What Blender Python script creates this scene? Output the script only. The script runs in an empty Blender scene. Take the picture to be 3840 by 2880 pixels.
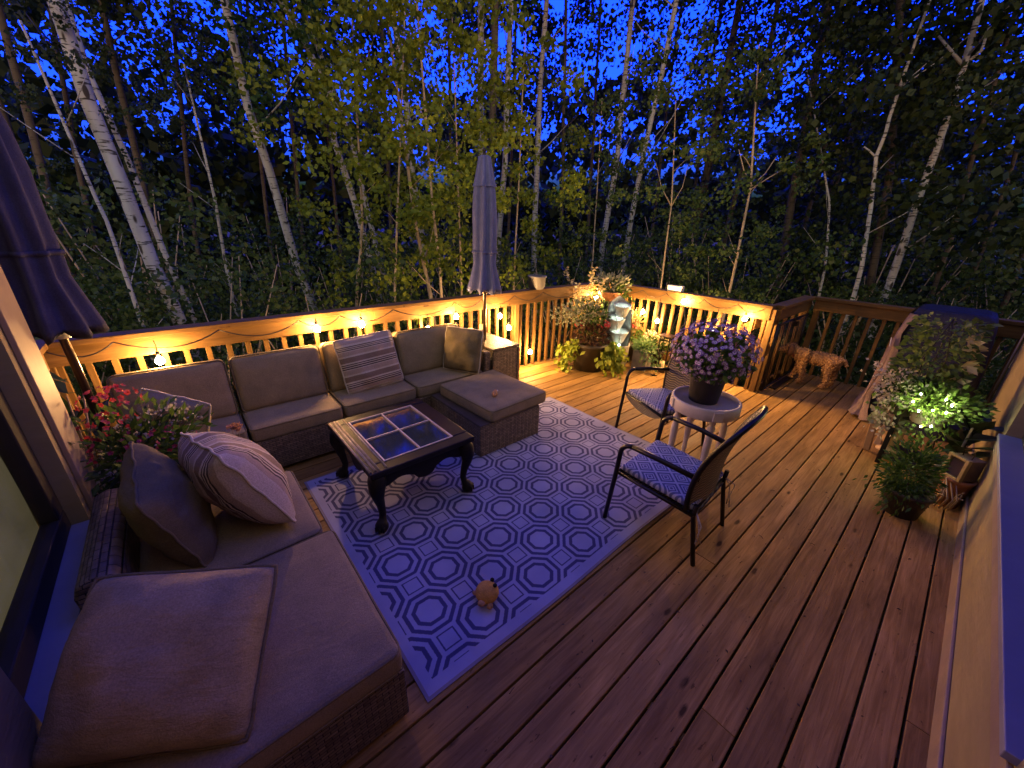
import bpy, bmesh, math, random
import numpy as np
from mathutils import Vector, Matrix, Euler, noise as mnoise

S = bpy.context.scene
COL = S.collection
rnd = random.Random(7)
R_ = math.radians

# ------------------------------------------------------------------ camera
F_PX, CX, CY, H = 1443.75, 1920.0, 1440.0, 1.88
RM = np.array([[0.7616322171935054, -0.22703679381985312, 0.6069354660793077],
               [-0.6474717861141108, -0.3047736138776509, 0.6984936151964165],
               [0.026394164489674382, -0.9249688311159237, -0.37912532168787394]])
cam = bpy.data.cameras.new('camera')
cam.sensor_width = 36.0
cam.lens = 36.0 * F_PX / 3840.0
cam.clip_start = 0.02
cam.clip_end = 400
camo = bpy.data.objects.new('camera', cam)
COL.objects.link(camo)
mw = Matrix.Identity(4)
for i in range(3):
    mw[i][0], mw[i][1], mw[i][2] = RM[i][0], -RM[i][1], -RM[i][2]
mw[2][3] = H
camo.matrix_world = mw
S.camera = camo

# ------------------------------------------------------------------ sky (dusk) and exposure
SKY_EAST = (0.018, 0.13, 3.2, 1)      # deep blue of the sky opposite the sunset
SKY_WEST = (0.92, 0.68, 0.52, 1)       # paler afterglow behind the house
SKY_STRENGTH = 1.7
BULB = 480.0
world = bpy.data.worlds.new("World")
S.world = world
world.use_nodes = True
wn = world.node_tree
wn.nodes.clear()
sky = wn.nodes.new('ShaderNodeTexSky')
sky.sky_type = 'NISHITA'
sky.sun_disc = False
sky.sun_elevation = R_(-1.5)
sky.sun_rotation = R_(220)
mx = wn.nodes.new('ShaderNodeMixRGB')
mx.blend_type = 'MULTIPLY'
mx.inputs[0].default_value = 1
tcw = wn.nodes.new('ShaderNodeTexCoord')
dotn = wn.nodes.new('ShaderNodeVectorMath'); dotn.operation = 'DOT_PRODUCT'
dotn.inputs[1].default_value = (-.66, -.70, .27)
wn.links.new(tcw.outputs['Generated'], dotn.inputs[0])
mr = wn.nodes.new('ShaderNodeMapRange'); mr.interpolation_type = 'SMOOTHSTEP'
mr.inputs['From Min'].default_value = -.15; mr.inputs['From Max'].default_value = .55
wn.links.new(dotn.outputs['Value'], mr.inputs['Value'])
tm = wn.nodes.new('ShaderNodeMixRGB')
tm.inputs[1].default_value = SKY_EAST; tm.inputs[2].default_value = SKY_WEST
wn.links.new(mr.outputs['Result'], tm.inputs[0])
wn.links.new(tm.outputs[0], mx.inputs[2])
bg = wn.nodes.new('ShaderNodeBackground')
bg.inputs[1].default_value = SKY_STRENGTH
wo = wn.nodes.new('ShaderNodeOutputWorld')
wn.links.new(sky.outputs[0], mx.inputs[1])
wn.links.new(mx.outputs[0], bg.inputs[0])
wn.links.new(bg.outputs[0], wo.inputs[0])
S.view_settings.view_transform = 'Standard'
S.view_settings.look = 'None'
S.view_settings.exposure = 1.65
S.view_settings.gamma = 1.0
S.render.engine = 'CYCLES'
S.cycles.use_denoising = True
S.cycles.max_bounces = 6
S.cycles.diffuse_bounces = 3
S.cycles.sample_clamp_indirect = 6.0

def W(px, py, D):
    """point seen at photo pixel (3840 wide) at horizontal distance D"""
    d = RM @ np.array([(px - CX) / F_PX, (py - CY) / F_PX, 1.0])
    t = D / math.hypot(d[0], d[1])
    return Vector((d[0] * t, d[1] * t, H + d[2] * t))

# ------------------------------------------------------------------ mesh builder
class MB:
    def __init__(s):
        s.v, s.f, s.uv, s.mi, s.sm = [], [], [], [], []
        s.m = 0
    def face(s, idx, uv=None, smooth=False):
        s.f.append(idx); s.uv.append(uv); s.mi.append(s.m); s.sm.append(smooth)
    def box(s, c, d, rot=None):
        """box centre c, full dims d, uv u along the longest axis in metres"""
        c = Vector(c); h = [x / 2 for x in d]; o = len(s.v)
        P = []
        for sx in (-1, 1):
            for sy in (-1, 1):
                for sz in (-1, 1):
                    p = Vector((sx * h[0], sy * h[1], sz * h[2])); P.append(p.copy())
                    if rot is not None: p = rot @ p
                    s.v.append(c + p)
        la = max(range(3), key=lambda i: d[i])
        du, dv = rnd.random() * 7, rnd.random() * 7
        for q in ((0, 1, 3, 2), (4, 6, 7, 5), (0, 4, 5, 1), (2, 3, 7, 6), (0, 2, 6, 4), (1, 5, 7, 3)):
            n = (P[q[1]] - P[q[0]]).cross(P[q[2]] - P[q[0]])
            na = max(range(3), key=lambda i: abs(n[i]))
            ax = [i for i in range(3) if i != na]
            if la in ax:
                ua = la; va = [i for i in ax if i != la][0]
            else:
                ua, va = ax
            s.face([o + i for i in q], [(P[i][ua] + du, P[i][va] + dv + na * .31) for i in q])
        return s
    def tube(s, pts, rad, n=8, cap=True, smooth=True):
        pts = [Vector(p) for p in pts]
        if not hasattr(rad, '__len__'): rad = [rad] * len(pts)
        o = len(s.v); L = 0; up = None
        for i, p in enumerate(pts):
            a = pts[max(i - 1, 0)]; b = pts[min(i + 1, len(pts) - 1)]
            t = (b - a)
            t = t.normalized() if t.length > 1e-9 else Vector((0, 0, 1))
            if up is None:
                up = Vector((0, 0, 1)) if abs(t.z) < .9 else Vector((1, 0, 0))
            x = up - t * up.dot(t)
            x = x.normalized() if x.length > 1e-6 else t.orthogonal().normalized()
            up = x; y = t.cross(x)
            for k in range(n):
                a_ = 2 * math.pi * k / n
                s.v.append(p + (x * math.cos(a_) + y * math.sin(a_)) * rad[i])
        for i in range(len(pts) - 1):
            l2 = L + (pts[i + 1] - pts[i]).length
            w = 2 * math.pi * max(rad[i], .002)
            for k in range(n):
                k2 = (k + 1) % n
                s.face([o + i * n + k, o + i * n + k2, o + (i + 1) * n + k2, o + (i + 1) * n + k],
                       [(L, w * k / n), (L, w * (k + 1) / n), (l2, w * (k + 1) / n), (l2, w * k / n)], smooth)
            L = l2
        if cap:
            s.face([o + k for k in reversed(range(n))]); s.face([o + (len(pts) - 1) * n + k for k in range(n)])
        return s
    def lathe(s, prof, n=24, c=(0, 0, 0), rf=None, smooth=True):
        o = len(s.v); c = Vector(c)
        for i, (r, z) in enumerate(prof):
            for k in range(n):
                a = 2 * math.pi * k / n
                rr = r if rf is None else rf(r, z, a, i)
                s.v.append(c + Vector((rr * math.cos(a), rr * math.sin(a), z)))
        for i in range(len(prof) - 1):
            for k in range(n):
                k2 = (k + 1) % n
                uv = [(k / n, prof[i][1]), ((k + 1) / n, prof[i][1]), ((k + 1) / n, prof[i + 1][1]), (k / n, prof[i + 1][1])]
                s.face([o + i * n + k, o + i * n + k2, o + (i + 1) * n + k2, o + (i + 1) * n + k], uv, smooth)
        return s
    def ball(s, c, r, n=10, sc=(1, 1, 1)):
        m = max(4, n // 2 + 1)
        prof = [(max(1e-4, math.sin(math.pi * i / m)) * r, -math.cos(math.pi * i / m) * r) for i in range(m + 1)]
        o = len(s.v)
        s.lathe(prof, n)
        c = Vector(c)
        for i in range(o, len(s.v)):
            p = s.v[i]; s.v[i] = c + Vector((p.x * sc[0], p.y * sc[1], p.z * sc[2]))
        return s
    def leaf(s, p, d, nrm, l, w, fold=.0):
        d = Vector(d).normalized(); nrm = Vector(nrm)
        x = d.cross(nrm)
        x = x.normalized() if x.length > 1e-6 else d.orthogonal().normalized()
        n2 = x.cross(d)
        o = len(s.v); p = Vector(p)
        s.v += [p, p + d * l * .45 + x * w * .5 + n2 * fold * w, p + d * l, p + d * l * .45 - x * w * .5 + n2 * fold * w]
        s.face([o, o + 1, o + 2, o + 3], [(0, .5), (.45, 1), (1, .5), (.45, 0)])
        return s
    def grid(s, fn, nu, nv, smooth=True, uvs=None, flip=False):
        o = len(s.v)
        for j in range(nv + 1):
            for i in range(nu + 1):
                s.v.append(Vector(fn(i / nu, j / nv)))
        for j in range(nv):
            for i in range(nu):
                q = [o + j * (nu + 1) + i, o + j * (nu + 1) + i + 1, o + (j + 1) * (nu + 1) + i + 1, o + (j + 1) * (nu + 1) + i]
                uv = [(i / nu, j / nv), ((i + 1) / nu, j / nv), ((i + 1) / nu, (j + 1) / nv), (i / nu, (j + 1) / nv)]
                if uvs: uv = [(a * uvs[0], b * uvs[1]) for a, b in uv]
                if flip: q.reverse(); uv.reverse()
                s.face(q, uv, smooth)
        return s
    def xf(s, M, start=0):
        for i in range(start, len(s.v)): s.v[i] = M @ s.v[i]
        return s
    def build(s, name, mat, parent=None, bevel=0, sub=0, loc=None, rot=None):
        me = bpy.data.meshes.new(name)
        me.from_pydata([tuple(p) for p in s.v], [], s.f)
        mats = mat if isinstance(mat, (list, tuple)) else [mat]
        for m in mats: me.materials.append(m)
        me.polygons.foreach_set('material_index', s.mi)
        me.polygons.foreach_set('use_smooth', s.sm)
        ul = me.uv_layers.new(name='UVMap')
        flat = []
        for f, uv in zip(s.f, s.uv):
            if uv is None:
                for i in f:
                    p = s.v[i]; flat += [p[0], p[1]]
            else:
                for a in uv: flat += [a[0], a[1]]
        ul.data.foreach_set('uv', flat)
        me.update()
        o = bpy.data.objects.new(name, me)
        COL.objects.link(o)
        if parent: o.parent = parent
        if loc is not None: o.location = loc
        if rot is not None: o.rotation_euler = rot
        if bevel:
            b = o.modifiers.new('bevel', 'BEVEL'); b.width = bevel; b.segments = 2; b.limit_method = 'ANGLE'
        if sub:
            b = o.modifiers.new('sub', 'SUBSURF'); b.levels = sub; b.render_levels = sub
        return o

def thing(name, label, cat, loc=(0, 0, 0), rz=0, group=None, rot=None):
    o = bpy.data.objects.new(name, None)
    COL.objects.link(o)
    o.empty_display_size = .1
    o.location = loc
    o.rotation_euler = rot if rot is not None else (0, 0, rz)
    o['label'] = label; o['category'] = cat
    if group: o['group'] = group
    return o

def tag(o, label, cat, group=None):
    o['label'] = label; o['category'] = cat
    if group: o['group'] = group
    return o

def struct(o, label=None):
    o['kind'] = 'structure'
    if label: o['label'] = label
    return o

KIDS = {}
def dup(root, loc, rz=0, label=None, group=None, sc=1.0):
    r = root.copy(); COL.objects.link(r)
    r.location = loc; r.rotation_euler = (0, 0, rz); r.scale = (sc,) * 3
    if label: r['label'] = label
    if group: r['group'] = group
    for ch in KIDS[root]:
        c = ch.copy(); COL.objects.link(c); c.parent = r
    return r

# ------------------------------------------------------------------ materials
def newmat(name):
    m = bpy.data.materials.new(name); m.use_nodes = True
    nt = m.node_tree
    return m, nt, nt.nodes['Principled BSDF']
def N(nt, t, **kw):
    n = nt.nodes.new(t)
    for k, v in kw.items():
        if isinstance(k, str) and hasattr(n, k): setattr(n, k, v)
    return n
def setin(n, **kw):
    for k, v in kw.items(): n.inputs[k].default_value = v
def mix(nt, a, b, fac, mode='MIX'):
    n = nt.nodes.new('ShaderNodeMixRGB'); n.blend_type = mode
    for i, x in ((0, fac), (1, a), (2, b)):
        if hasattr(x, 'is_output'): nt.links.new(x, n.inputs[i])
        elif i == 0: n.inputs[0].default_value = x
        else: n.inputs[i].default_value = (*x[:3], 1)
    return n.outputs[0]
def math_(nt, op, a, b=None, c=None):
    n = nt.nodes.new('ShaderNodeMath'); n.operation = op
    for i, x in enumerate((a, b, c)):
        if x is None: continue
        if hasattr(x, 'is_output'): nt.links.new(x, n.inputs[i])
        else: n.inputs[i].default_value = x
    return n.outputs[0]
def ramp(nt, fac, stops, interp='LINEAR'):
    n = nt.nodes.new('ShaderNodeValToRGB'); n.color_ramp.interpolation = interp
    el = n.color_ramp.elements
    while len(el) < len(stops): el.new(.5)
    for e, (p, c) in zip(el, stops):
        e.position = p; e.color = (*c, 1) if len(c) == 3 else c
    nt.links.new(fac, n.inputs[0])
    return n.outputs[0]
def coords(nt, kind='Object', scale=(1, 1, 1)):
    tc = nt.nodes.new('ShaderNodeTexCoord'); mp = nt.nodes.new('ShaderNodeMapping')
    mp.inputs['Scale'].default_value = scale
    nt.links.new(tc.outputs[kind], mp.inputs[0])
    return mp.outputs[0]
def noise(nt, vec, scale, detail=4, rough=.55, dist=0):
    n = nt.nodes.new('ShaderNodeTexNoise')
    setin(n, Scale=scale, Detail=detail, Roughness=rough, Distortion=dist)
    nt.links.new(vec, n.inputs['Vector'])
    return n.outputs['Fac']
def bump(nt, bsdf, h, strength=.3, dist=.01):
    b = nt.nodes.new('ShaderNodeBump'); setin(b, Strength=strength, Distance=dist)
    nt.links.new(h, b.inputs['Height']); nt.links.new(b.outputs[0], bsdf.inputs['Normal'])
def simple(name, col, rough=.6, var=.2, scale=6, bmp=.2, bscale=40, bdist=.004, metal=0, spec=.5, stretch=(1, 1, 1)):
    m, nt, b = newmat(name)
    v = coords(nt, 'Object', stretch)
    f = noise(nt, v, scale, 5, .6)
    nt.links.new(ramp(nt, f, [(.3, [c * (1 - var) for c in col]), (.7, [min(1, c * (1 + var)) for c in col])]), b.inputs['Base Color'])
    setin(b, Roughness=rough, Metallic=metal); b.inputs['Specular IOR Level'].default_value = spec
    if bmp: bump(nt, b, noise(nt, v, bscale, 3), bmp, bdist)
    return m
def emis(name, col, strength, base=(.8, .8, .8)):
    m, nt, b = newmat(name)
    setin(b, Roughness=.4)
    b.inputs['Base Color'].default_value = (*base, 1)
    b.inputs['Emission Color'].default_value = (*col, 1)
    b.inputs['Emission Strength'].default_value = strength
    return m
def wood(name, c1, c2, rough=.65, knots=True, ivar=.35):
    """boards: uv.x runs along the grain; every board (mesh island) differs"""
    m, nt, b = newmat(name)
    tc = nt.nodes.new('ShaderNodeTexCoord'); ge = nt.nodes.new('ShaderNodeNewGeometry')
    sep = nt.nodes.new('ShaderNodeSeparateXYZ'); nt.links.new(tc.outputs['UV'], sep.inputs[0])
    cmb = nt.nodes.new('ShaderNodeCombineXYZ')
    nt.links.new(sep.outputs[0], cmb.inputs[0]); nt.links.new(sep.outputs[1], cmb.inputs[1])
    nt.links.new(math_(nt, 'MULTIPLY', ge.outputs['Random Per Island'], 37.0), cmb.inputs[2])
    def mp(sc):
        q = nt.nodes.new('ShaderNodeMapping'); q.inputs['Scale'].default_value = sc
        nt.links.new(cmb.outputs[0], q.inputs[0]); return q.outputs[0]
    g = noise(nt, mp((1.6, 26, 1)), 1.6, 6, .62, 1.2)
    big = noise(nt, mp((1.2, 5, 1)), 1.5, 3, .5)
    col = ramp(nt, g, [(.28, c2), (.5, [(x + y) / 2 for x, y in zip(c1, c2)]), (.72, c1)])
    col = mix(nt, col, ramp(nt, big, [(.3, (.62, .6, .58)), (.65, (1.12, 1.1, 1.08))]), 1.0, 'MULTIPLY')
    isl = ramp(nt, ge.outputs['Random Per Island'], [(0, (1 - ivar,) * 3), (1, (1 + ivar * .6,) * 3)])
    col = mix(nt, col, isl, 1.0, 'MULTIPLY')
    h = g
    if knots:
        vo = nt.nodes.new('ShaderNodeTexVoronoi'); setin(vo, Scale=1.0, Randomness=1.0)
        nt.links.new(mp((2.6, 7.5, 1)), vo.inputs['Vector'])
        wob = math_(nt, 'ADD', vo.outputs['Distance'], math_(nt, 'MULTIPLY', math_(nt, 'SUBTRACT', noise(nt, mp((20, 40, 1)), 1, 3), .5), .10))
        kf = ramp(nt, wob, [(.06, (1, 1, 1)), (.12, (0, 0, 0))])
        gate = ramp(nt, noise(nt, mp((1.1, 3, 1)), 1.7, 2), [(.42, (0, 0, 0)), (.5, (1, 1, 1))])
        col = mix(nt, col, [x * .3 for x in c2], mix(nt, kf, gate, 1.0, 'MULTIPLY'))
    fl = ramp(nt, noise(nt, mp((11, 34, 1)), 1.6, 3, .6), [(.66, (1, 1, 1)), (.72, (.45, .42, .4))])
    col = mix(nt, col, fl, 1.0, 'MULTIPLY')
    nt.links.new(col, b.inputs['Base Color'])
    rr = ramp(nt, big, [(.3, (rough - .12,) * 3), (.7, (rough + .12,) * 3)])
    nt.links.new(rr, b.inputs['Roughness'])
    b.inputs['Specular IOR Level'].default_value = .12
    bump(nt, b, h, .35, .004)
    return m
def wicker(name, c1, c2, w=.046, h=.016):
    m, nt, b = newmat(name)
    v = coords(nt, 'UV')
    br = nt.nodes.new('ShaderNodeTexBrick')
    br.offset = .5; br.squash = 1
    setin(br, Scale=1.0); br.inputs['Mortar Size'].default_value = .0026; br.inputs['Mortar Smooth'].default_value = .6
    br.inputs['Brick Width'].default_value = w; br.inputs['Row Height'].default_value = h
    br.inputs['Color1'].default_value = (*c1, 1); br.inputs['Color2'].default_value = (*c2, 1)
    br.inputs['Mortar'].default_value = (c2[0] * .12, c2[1] * .12, c2[2] * .12, 1)
    nt.links.new(v, br.inputs['Vector'])
    f = noise(nt, v, 30, 3)
    col = mix(nt, br.outputs['Color'], ramp(nt, f, [(.3, (.7, .7, .7)), (.7, (1.2, 1.2, 1.2))]), 1, 'MULTIPLY')
    nt.links.new(col, b.inputs['Base Color'])
    setin(b, Roughness=.5)
    sx = nt.nodes.new('ShaderNodeSeparateXYZ'); nt.links.new(v, sx.inputs[0])
    wv = math_(nt, 'ABSOLUTE', math_(nt, 'SINE', math_(nt, 'MULTIPLY', sx.outputs[0], math.pi / w)))
    hh = math_(nt, 'ADD', math_(nt, 'MULTIPLY', wv, .5), math_(nt, 'SUBTRACT', 1.0, br.outputs['Fac']))
    bump(nt, b, hh, .9, .006)
    return m
def fabric(name, col, var=.12, weave=420, wr=.35, rough=.9):
    m, nt, b = newmat(name)
    v = coords(nt, 'Object')
    f = noise(nt, v, 9, 4); f2 = noise(nt, v, 180, 2)
    c = mix(nt, ramp(nt, f, [(.3, [x * (1 - var) for x in col]), (.7, [x * (1 + var) for x in col])]),
            ramp(nt, f2, [(.3, (.8, .8, .8)), (.7, (1.15, 1.15, 1.15))]), 1, 'MULTIPLY')
    nt.links.new(c, b.inputs['Base Color'])
    setin(b, Roughness=rough); b.inputs['Specular IOR Level'].default_value = .08
    b.inputs['Sheen Weight'].default_value = .0
    hh = math_(nt, 'ADD', math_(nt, 'MULTIPLY', noise(nt, v, weave, 2), .25), math_(nt, 'MULTIPLY', noise(nt, coords(nt, 'Object', (1, 2.4, 1)), 7, 4, .6, .6), wr * 4))
    bump(nt, b, hh, .35, .012)
    return m
def leafmat(name, cols, trans=.35, rough=.55):
    m, nt, b = newmat(name)
    ge = nt.nodes.new('ShaderNodeNewGeometry')
    st = [(i / max(1, len(cols) - 1), c) for i, c in enumerate(cols)]
    col = ramp(nt, ge.outputs['Random Per Island'], st)
    nt.links.new(col, b.inputs['Base Color']); setin(b, Roughness=rough)
    b.inputs['Specular IOR Level'].default_value = .25
    tr = nt.nodes.new('ShaderNodeBsdfTranslucent'); nt.links.new(col, tr.inputs[0])
    ms = nt.nodes.new('ShaderNodeMixShader'); ms.inputs[0].default_value = trans
    nt.links.new(b.outputs[0], ms.inputs[1]); nt.links.new(tr.outputs[0], ms.inputs[2])
    nt.links.new(ms.outputs[0], nt.nodes['Material Output'].inputs[0])
    return m

MT = {}
MT['deck'] = wood('deck_wood', (.475, .288, .088), (.24, .133, .033), .6, True, .35)
MT['pine'] = wood('rail_pine', (.25, .145, .052), (.16, .088, .028), .6, True, .2)
MT['wicker'] = wicker('brown_wicker', (.25, .19, .125), (.14, .10, .065))
MT['wicker_dark'] = wicker('dark_wicker', (.19, .14, .085), (.10, .073, .047), .06, .02)
MT['taupe'] = fabric('taupe_cushion', (.265, .207, .125))
MT['taupe_dark'] = fabric('brown_pillow', (.17, .135, .075), .12, 300, .5)
MT['slub'] = fabric('slub_pillow', (.36, .275, .15), .16, 200, .45)
MT['cream'] = fabric('cream_fabric', (.50, .44, .36), .1)
MT['lavender'] = fabric('umbrella_cloth', (.115, .125, .27), .12, 300, .25, .75)
MT['navy_cloth'] = fabric('umbrella_cloth_dark', (.05, .05, .095), .15, 300, .3, .75)
MT['black_metal'] = simple('black_metal', (.022, .018, .016), .35, .3, 20, .1, 80, .002, .6)
MT['bronze'] = simple('bronze_pole', (.10, .07, .05), .3, .2, 10, .05, 50, .002, .9)
MT['black_paint'] = simple('black_paint', (.011, .010, .010), .5, .4, 12, .25, 25, .003, spec=.2)
MT['gold_edge'] = simple('worn_gilt', (.42, .32, .17), .5, .5, 14, .5, 40, .004)
MT['white_wood'] = simple('white_painted_wood', (.55, .47, .39), .5, .12, 10, .2, 30, .003)
MT['dark_pot'] = simple('dark_pot', (.055, .045, .035), .5, .3, 10, .15, 40)
MT['grey_pot'] = simple('grey_pot', (.26, .24, .21), .7, .25, 8, .4, 30)
MT['stone'] = simple('stone', (.30, .275, .22), .8, .3, 9, .5, 25, .006)
MT['terracotta'] = simple('terracotta', (.32, .14, .07), .75, .25, 9, .4, 30)
MT['copper'] = simple('copper_bowl', (.45, .20, .10), .45, .25, 8, .15, 40)
MT['cord'] = simple('black_cord', (.012, .012, .012), .6, .2, 10, 0)
MT['bulb'] = emis('warm_bulb', (1.0, .54, .19), BULB)
MT['socket'] = simple('bulb_socket', (.02, .018, .015), .5, .2, 10, 0)
MT['siding'] = simple('beige_siding', (.29, .225, .10), .75, .13, 3.5, .5, 9, .012, stretch=(.5, .5, 2))
MT['trim'] = simple('beige_trim', (.29, .21, .135), .6, .12, 5, .3, 30, .004)
MT['sill'] = simple('white_sill', (.24, .24, .27), .45, .08, 5, .1, 30)
MT['frame'] = simple('dark_window_frame', (.022, .016, .011), .65, .3, 10, .15, 40)
MT['soil'] = simple('soil', (.03, .022, .015), .95, .4, 20, .6, 40, .02)
MT['dry'] = simple('dry_stems', (.32, .24, .15), .8, .3, 20, .3)
MT['cover'] = fabric('grill_cover_shaded', (.035, .035, .05), .2, 120, .9, .5)  # shade put into the colour: darkened part of one brown cover
MT['cover_lit'] = fabric('grill_cover_lit', (.28, .195, .14), .2, 120, .9, .7)  # same brown cover where light falls, given its own lighter colour
MT['plain_white'] = simple('white_plastic', (.72, .70, .66), .4, .08, 8, .05)
MT['candle'] = simple('wax', (.75, .58, .30), .5, .1, 8, .1)

# ---------------------------------------------------------------- ground, deck
def mat_ground():
    m, nt, b = newmat('forest_floor')
    v = coords(nt)
    f = noise(nt, v, 1.3, 8, .65); g = noise(nt, v, 14, 5)
    c = ramp(nt, f, [(.3, (.018, .013, .008)), (.5, (.035, .028, .014)), (.7, (.03, .042, .014))])
    nt.links.new(mix(nt, c, ramp(nt, g, [(.3, (.5, .5, .5)), (.7, (1.4, 1.4, 1.4))]), 1, 'MULTIPLY'), b.inputs['Base Color'])
    setin(b, Roughness=.95); bump(nt, b, g, .8, .06)
    return m
GZ = -1.1
g = MB()
def gfn(u, v):
    x = (u - .5) * 260; y = (v - .5) * 260
    d = math.hypot(x - 2, y - 1)
    return (x, y, GZ + (0 if d < 7 else min(1.2, (d - 7) * .02) + .25 * mnoise.noise((x * .15, y * .15, 0))))
g.grid(gfn, 130, 130, uvs=(260, 260))
struct(g.build('ground', mat_ground()), 'dark forest floor below the deck')

XR, YL, XF, YJ = 5.33, 3.87, 6.68, 1.42           # rail planes: right, left(back), far, jog
YW, XW = -.46, -.60                                # house walls
dk = MB()
y = -.081 - .1444 * 3
k = 0
while y < YL + .05:
    ya, yb = max(y + .0052, YW + .004), min(y + .1444 - .0052, YL + .06)
    if yb - ya > .02:
        xe = XF + .06 if (ya + yb) / 2 < YJ else XR + .06
        xs = -.86 if yb > 2.85 else XW + .004
        cut = [xs] + ([xs + (1.3 + 2.9 * rnd.random())] if rnd.random() < .18 else []) + [xe]
        if k == 0: cut = [xs, 1.93, xe]
        for a, b_ in zip(cut[:-1], cut[1:]):
            o = len(dk.v)
            dk.box(((a + b_) / 2, (ya + yb) / 2, -.016 + rnd.uniform(-.0012, .0012)), (b_ - a - .003, yb - ya, .032))
            cup = rnd.uniform(-.001, .001)
    y += .1444; k += 1
struct(dk.build('deck', MT['deck'], bevel=.0035), 'brown stained plank deck')
lt = MB(); rl = random.Random(77)
for _ in range(520):
    x, y_ = rl.uniform(-.3, 6.6), rl.uniform(-.42, 3.7)
    if x > XR and y_ > YJ - .1: continue
    if .3 < x < 3.15 and .9 < y_ < 2.95: continue
    if rl.random() < .55:
        lt.leaf((x, y_, .004), (rl.uniform(-1, 1), rl.uniform(-1, 1), rl.uniform(0, .15)), (0, 0, 1), rl.uniform(.008, .026), rl.uniform(.006, .014), .2)
    else:
        d_ = Vector((rl.uniform(-1, 1), rl.uniform(-1, 1), 0)).normalized() * rl.uniform(.01, .035)
        lt.tube([(x, y_, .003), (x + d_.x * .5 + .003, y_ + d_.y * .5, .006), (x + d_.x, y_ + d_.y, .003)], .0013, 4)
lo_ = lt.build('leaf_litter', simple('dry_litter', (.07, .042, .02), .9, .5, 30, 0))
lo_['kind'] = 'stuff'; lo_['label'] = 'small dry leaf bits and twigs scattered on the deck boards'
fr = MB()
for x in np.arange(-.7, 6.7, .62):
    ye = YL if x < XR else YJ
    fr.box((x, (ye + YW) / 2, -.14), (.04, ye - YW, .2))
for (x, y_) in ((-.7, 3.7), (2.3, 3.7), (5.2, 3.7), (5.2, 1.3), (6.5, 1.3), (6.5, -.3)):
    fr.box((x, y_, (GZ - .25) / 2 - .12), (.14, .14, -GZ - .0))
struct(fr.build('deck_frame', MT['deck']), 'joists and posts under the deck')

# ---------------------------------------------------------------- railings
ZC = 1.095                                         # top of cap
def rail_run(name, label, a, b, inward, posts=(), nb=None, off=.0):
    a = Vector((*a, 0)); b = Vector((*b, 0))
    L = (b - a).length
    t = thing(name, label, 'railing', a, math.atan2(b.y - a.y, b.x - a.x))
    # local x along the run; local y: + is to the left of the run; inward = -1/+1 side of the deck
    q = MB(); q.box((L / 2, 0, ZC - .019), (L + .02, .14, .038)); q.build('cap_rail', MT['pine'], t, bevel=.004)
    q = MB(); q.box((L / 2, inward * .021, ZC - .038 - .0695), (L - .01, .038, .139)); q.build('top_board', MT['pine'], t, bevel=.004)
    q = MB(); q.box((L / 2, -inward * .056, -.075), (L - .01, .036, .14)); q.build('bottom_board', MT['pine'], t, bevel=.004)
    proto = None
    n = nb or max(2, round(L / .128))
    for i in range(n):
        x = (i + .5) * L / n
        if proto is None:
            q = MB(); q.box((0, 0, .42), (.038, .038, 1.08))
            proto = q.build('baluster', MT['pine'], t, bevel=.003, loc=(x, -inward * .019, 0)); ob = proto
        else:
            ob = proto.copy(); COL.objects.link(ob); ob.parent = t; ob.location = (x, -inward * .019, 0)
        ob.rotation_euler = (0, rnd.uniform(-.006, .006), 0)
    for x in posts:
        q = MB(); q.box((x, -inward * .002, (ZC - .042) / 2), (.066, .066, ZC - .042)); q.build('post', MT['pine'], t, bevel=.004)
    return t
rail_run('railing', 'long golden pine railing behind the sofa, below the birch woods', (-.8, YL), (XR, YL), -1, (.02, 2.2, 4.2), 45)
rail_run('railing', 'pine railing on the right behind the lantern and flower pot, carrying the white lamp', (XR, YL - .075), (XR, YJ + .03), -1, (2.36,), 18)
rail_run('railing', 'short pine railing of the landing behind the black metal gate', (XR + .075, YJ), (XF, YJ), -1, (1.25,), 4)
rail_run('railing', 'pine railing at the far edge of the landing behind the dog', (XF, YJ - .075), (XF, YW - 1.2), -1, (.05,), 22)
rail_run('railing', 'short end return of railing beside the house corner at the left', (-.8, 2.87), (-.8, YL - .075), -1, (.9,), 7)

# stair handrail beyond the right railing
t = thing('stair_handrail', 'sloping pine stair handrail seen between the balusters of the right railing', 'handrail', (XR + .16, YJ + .05, 0))
q = MB()
for z0 in (.93, .62):
    q = MB(); q.tube([(0, 0, 0), (0, 1, 0)], .01)
    q = MB(); d = Vector((0, 1.7, -1.15)); rot = Vector((0, 1, 0)).rotation_difference(d).to_matrix()
    q.box(Vector((0, .85, z0 - .575)), (.038, d.length, .12), rot); q.build('sloping_board', MT['pine'], t, bevel=.004)
q = MB(); q.box((0.05, 1.66, -.55), (.089, .089, 1.1)); q.build('post', MT['pine'], t, bevel=.004)

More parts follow.
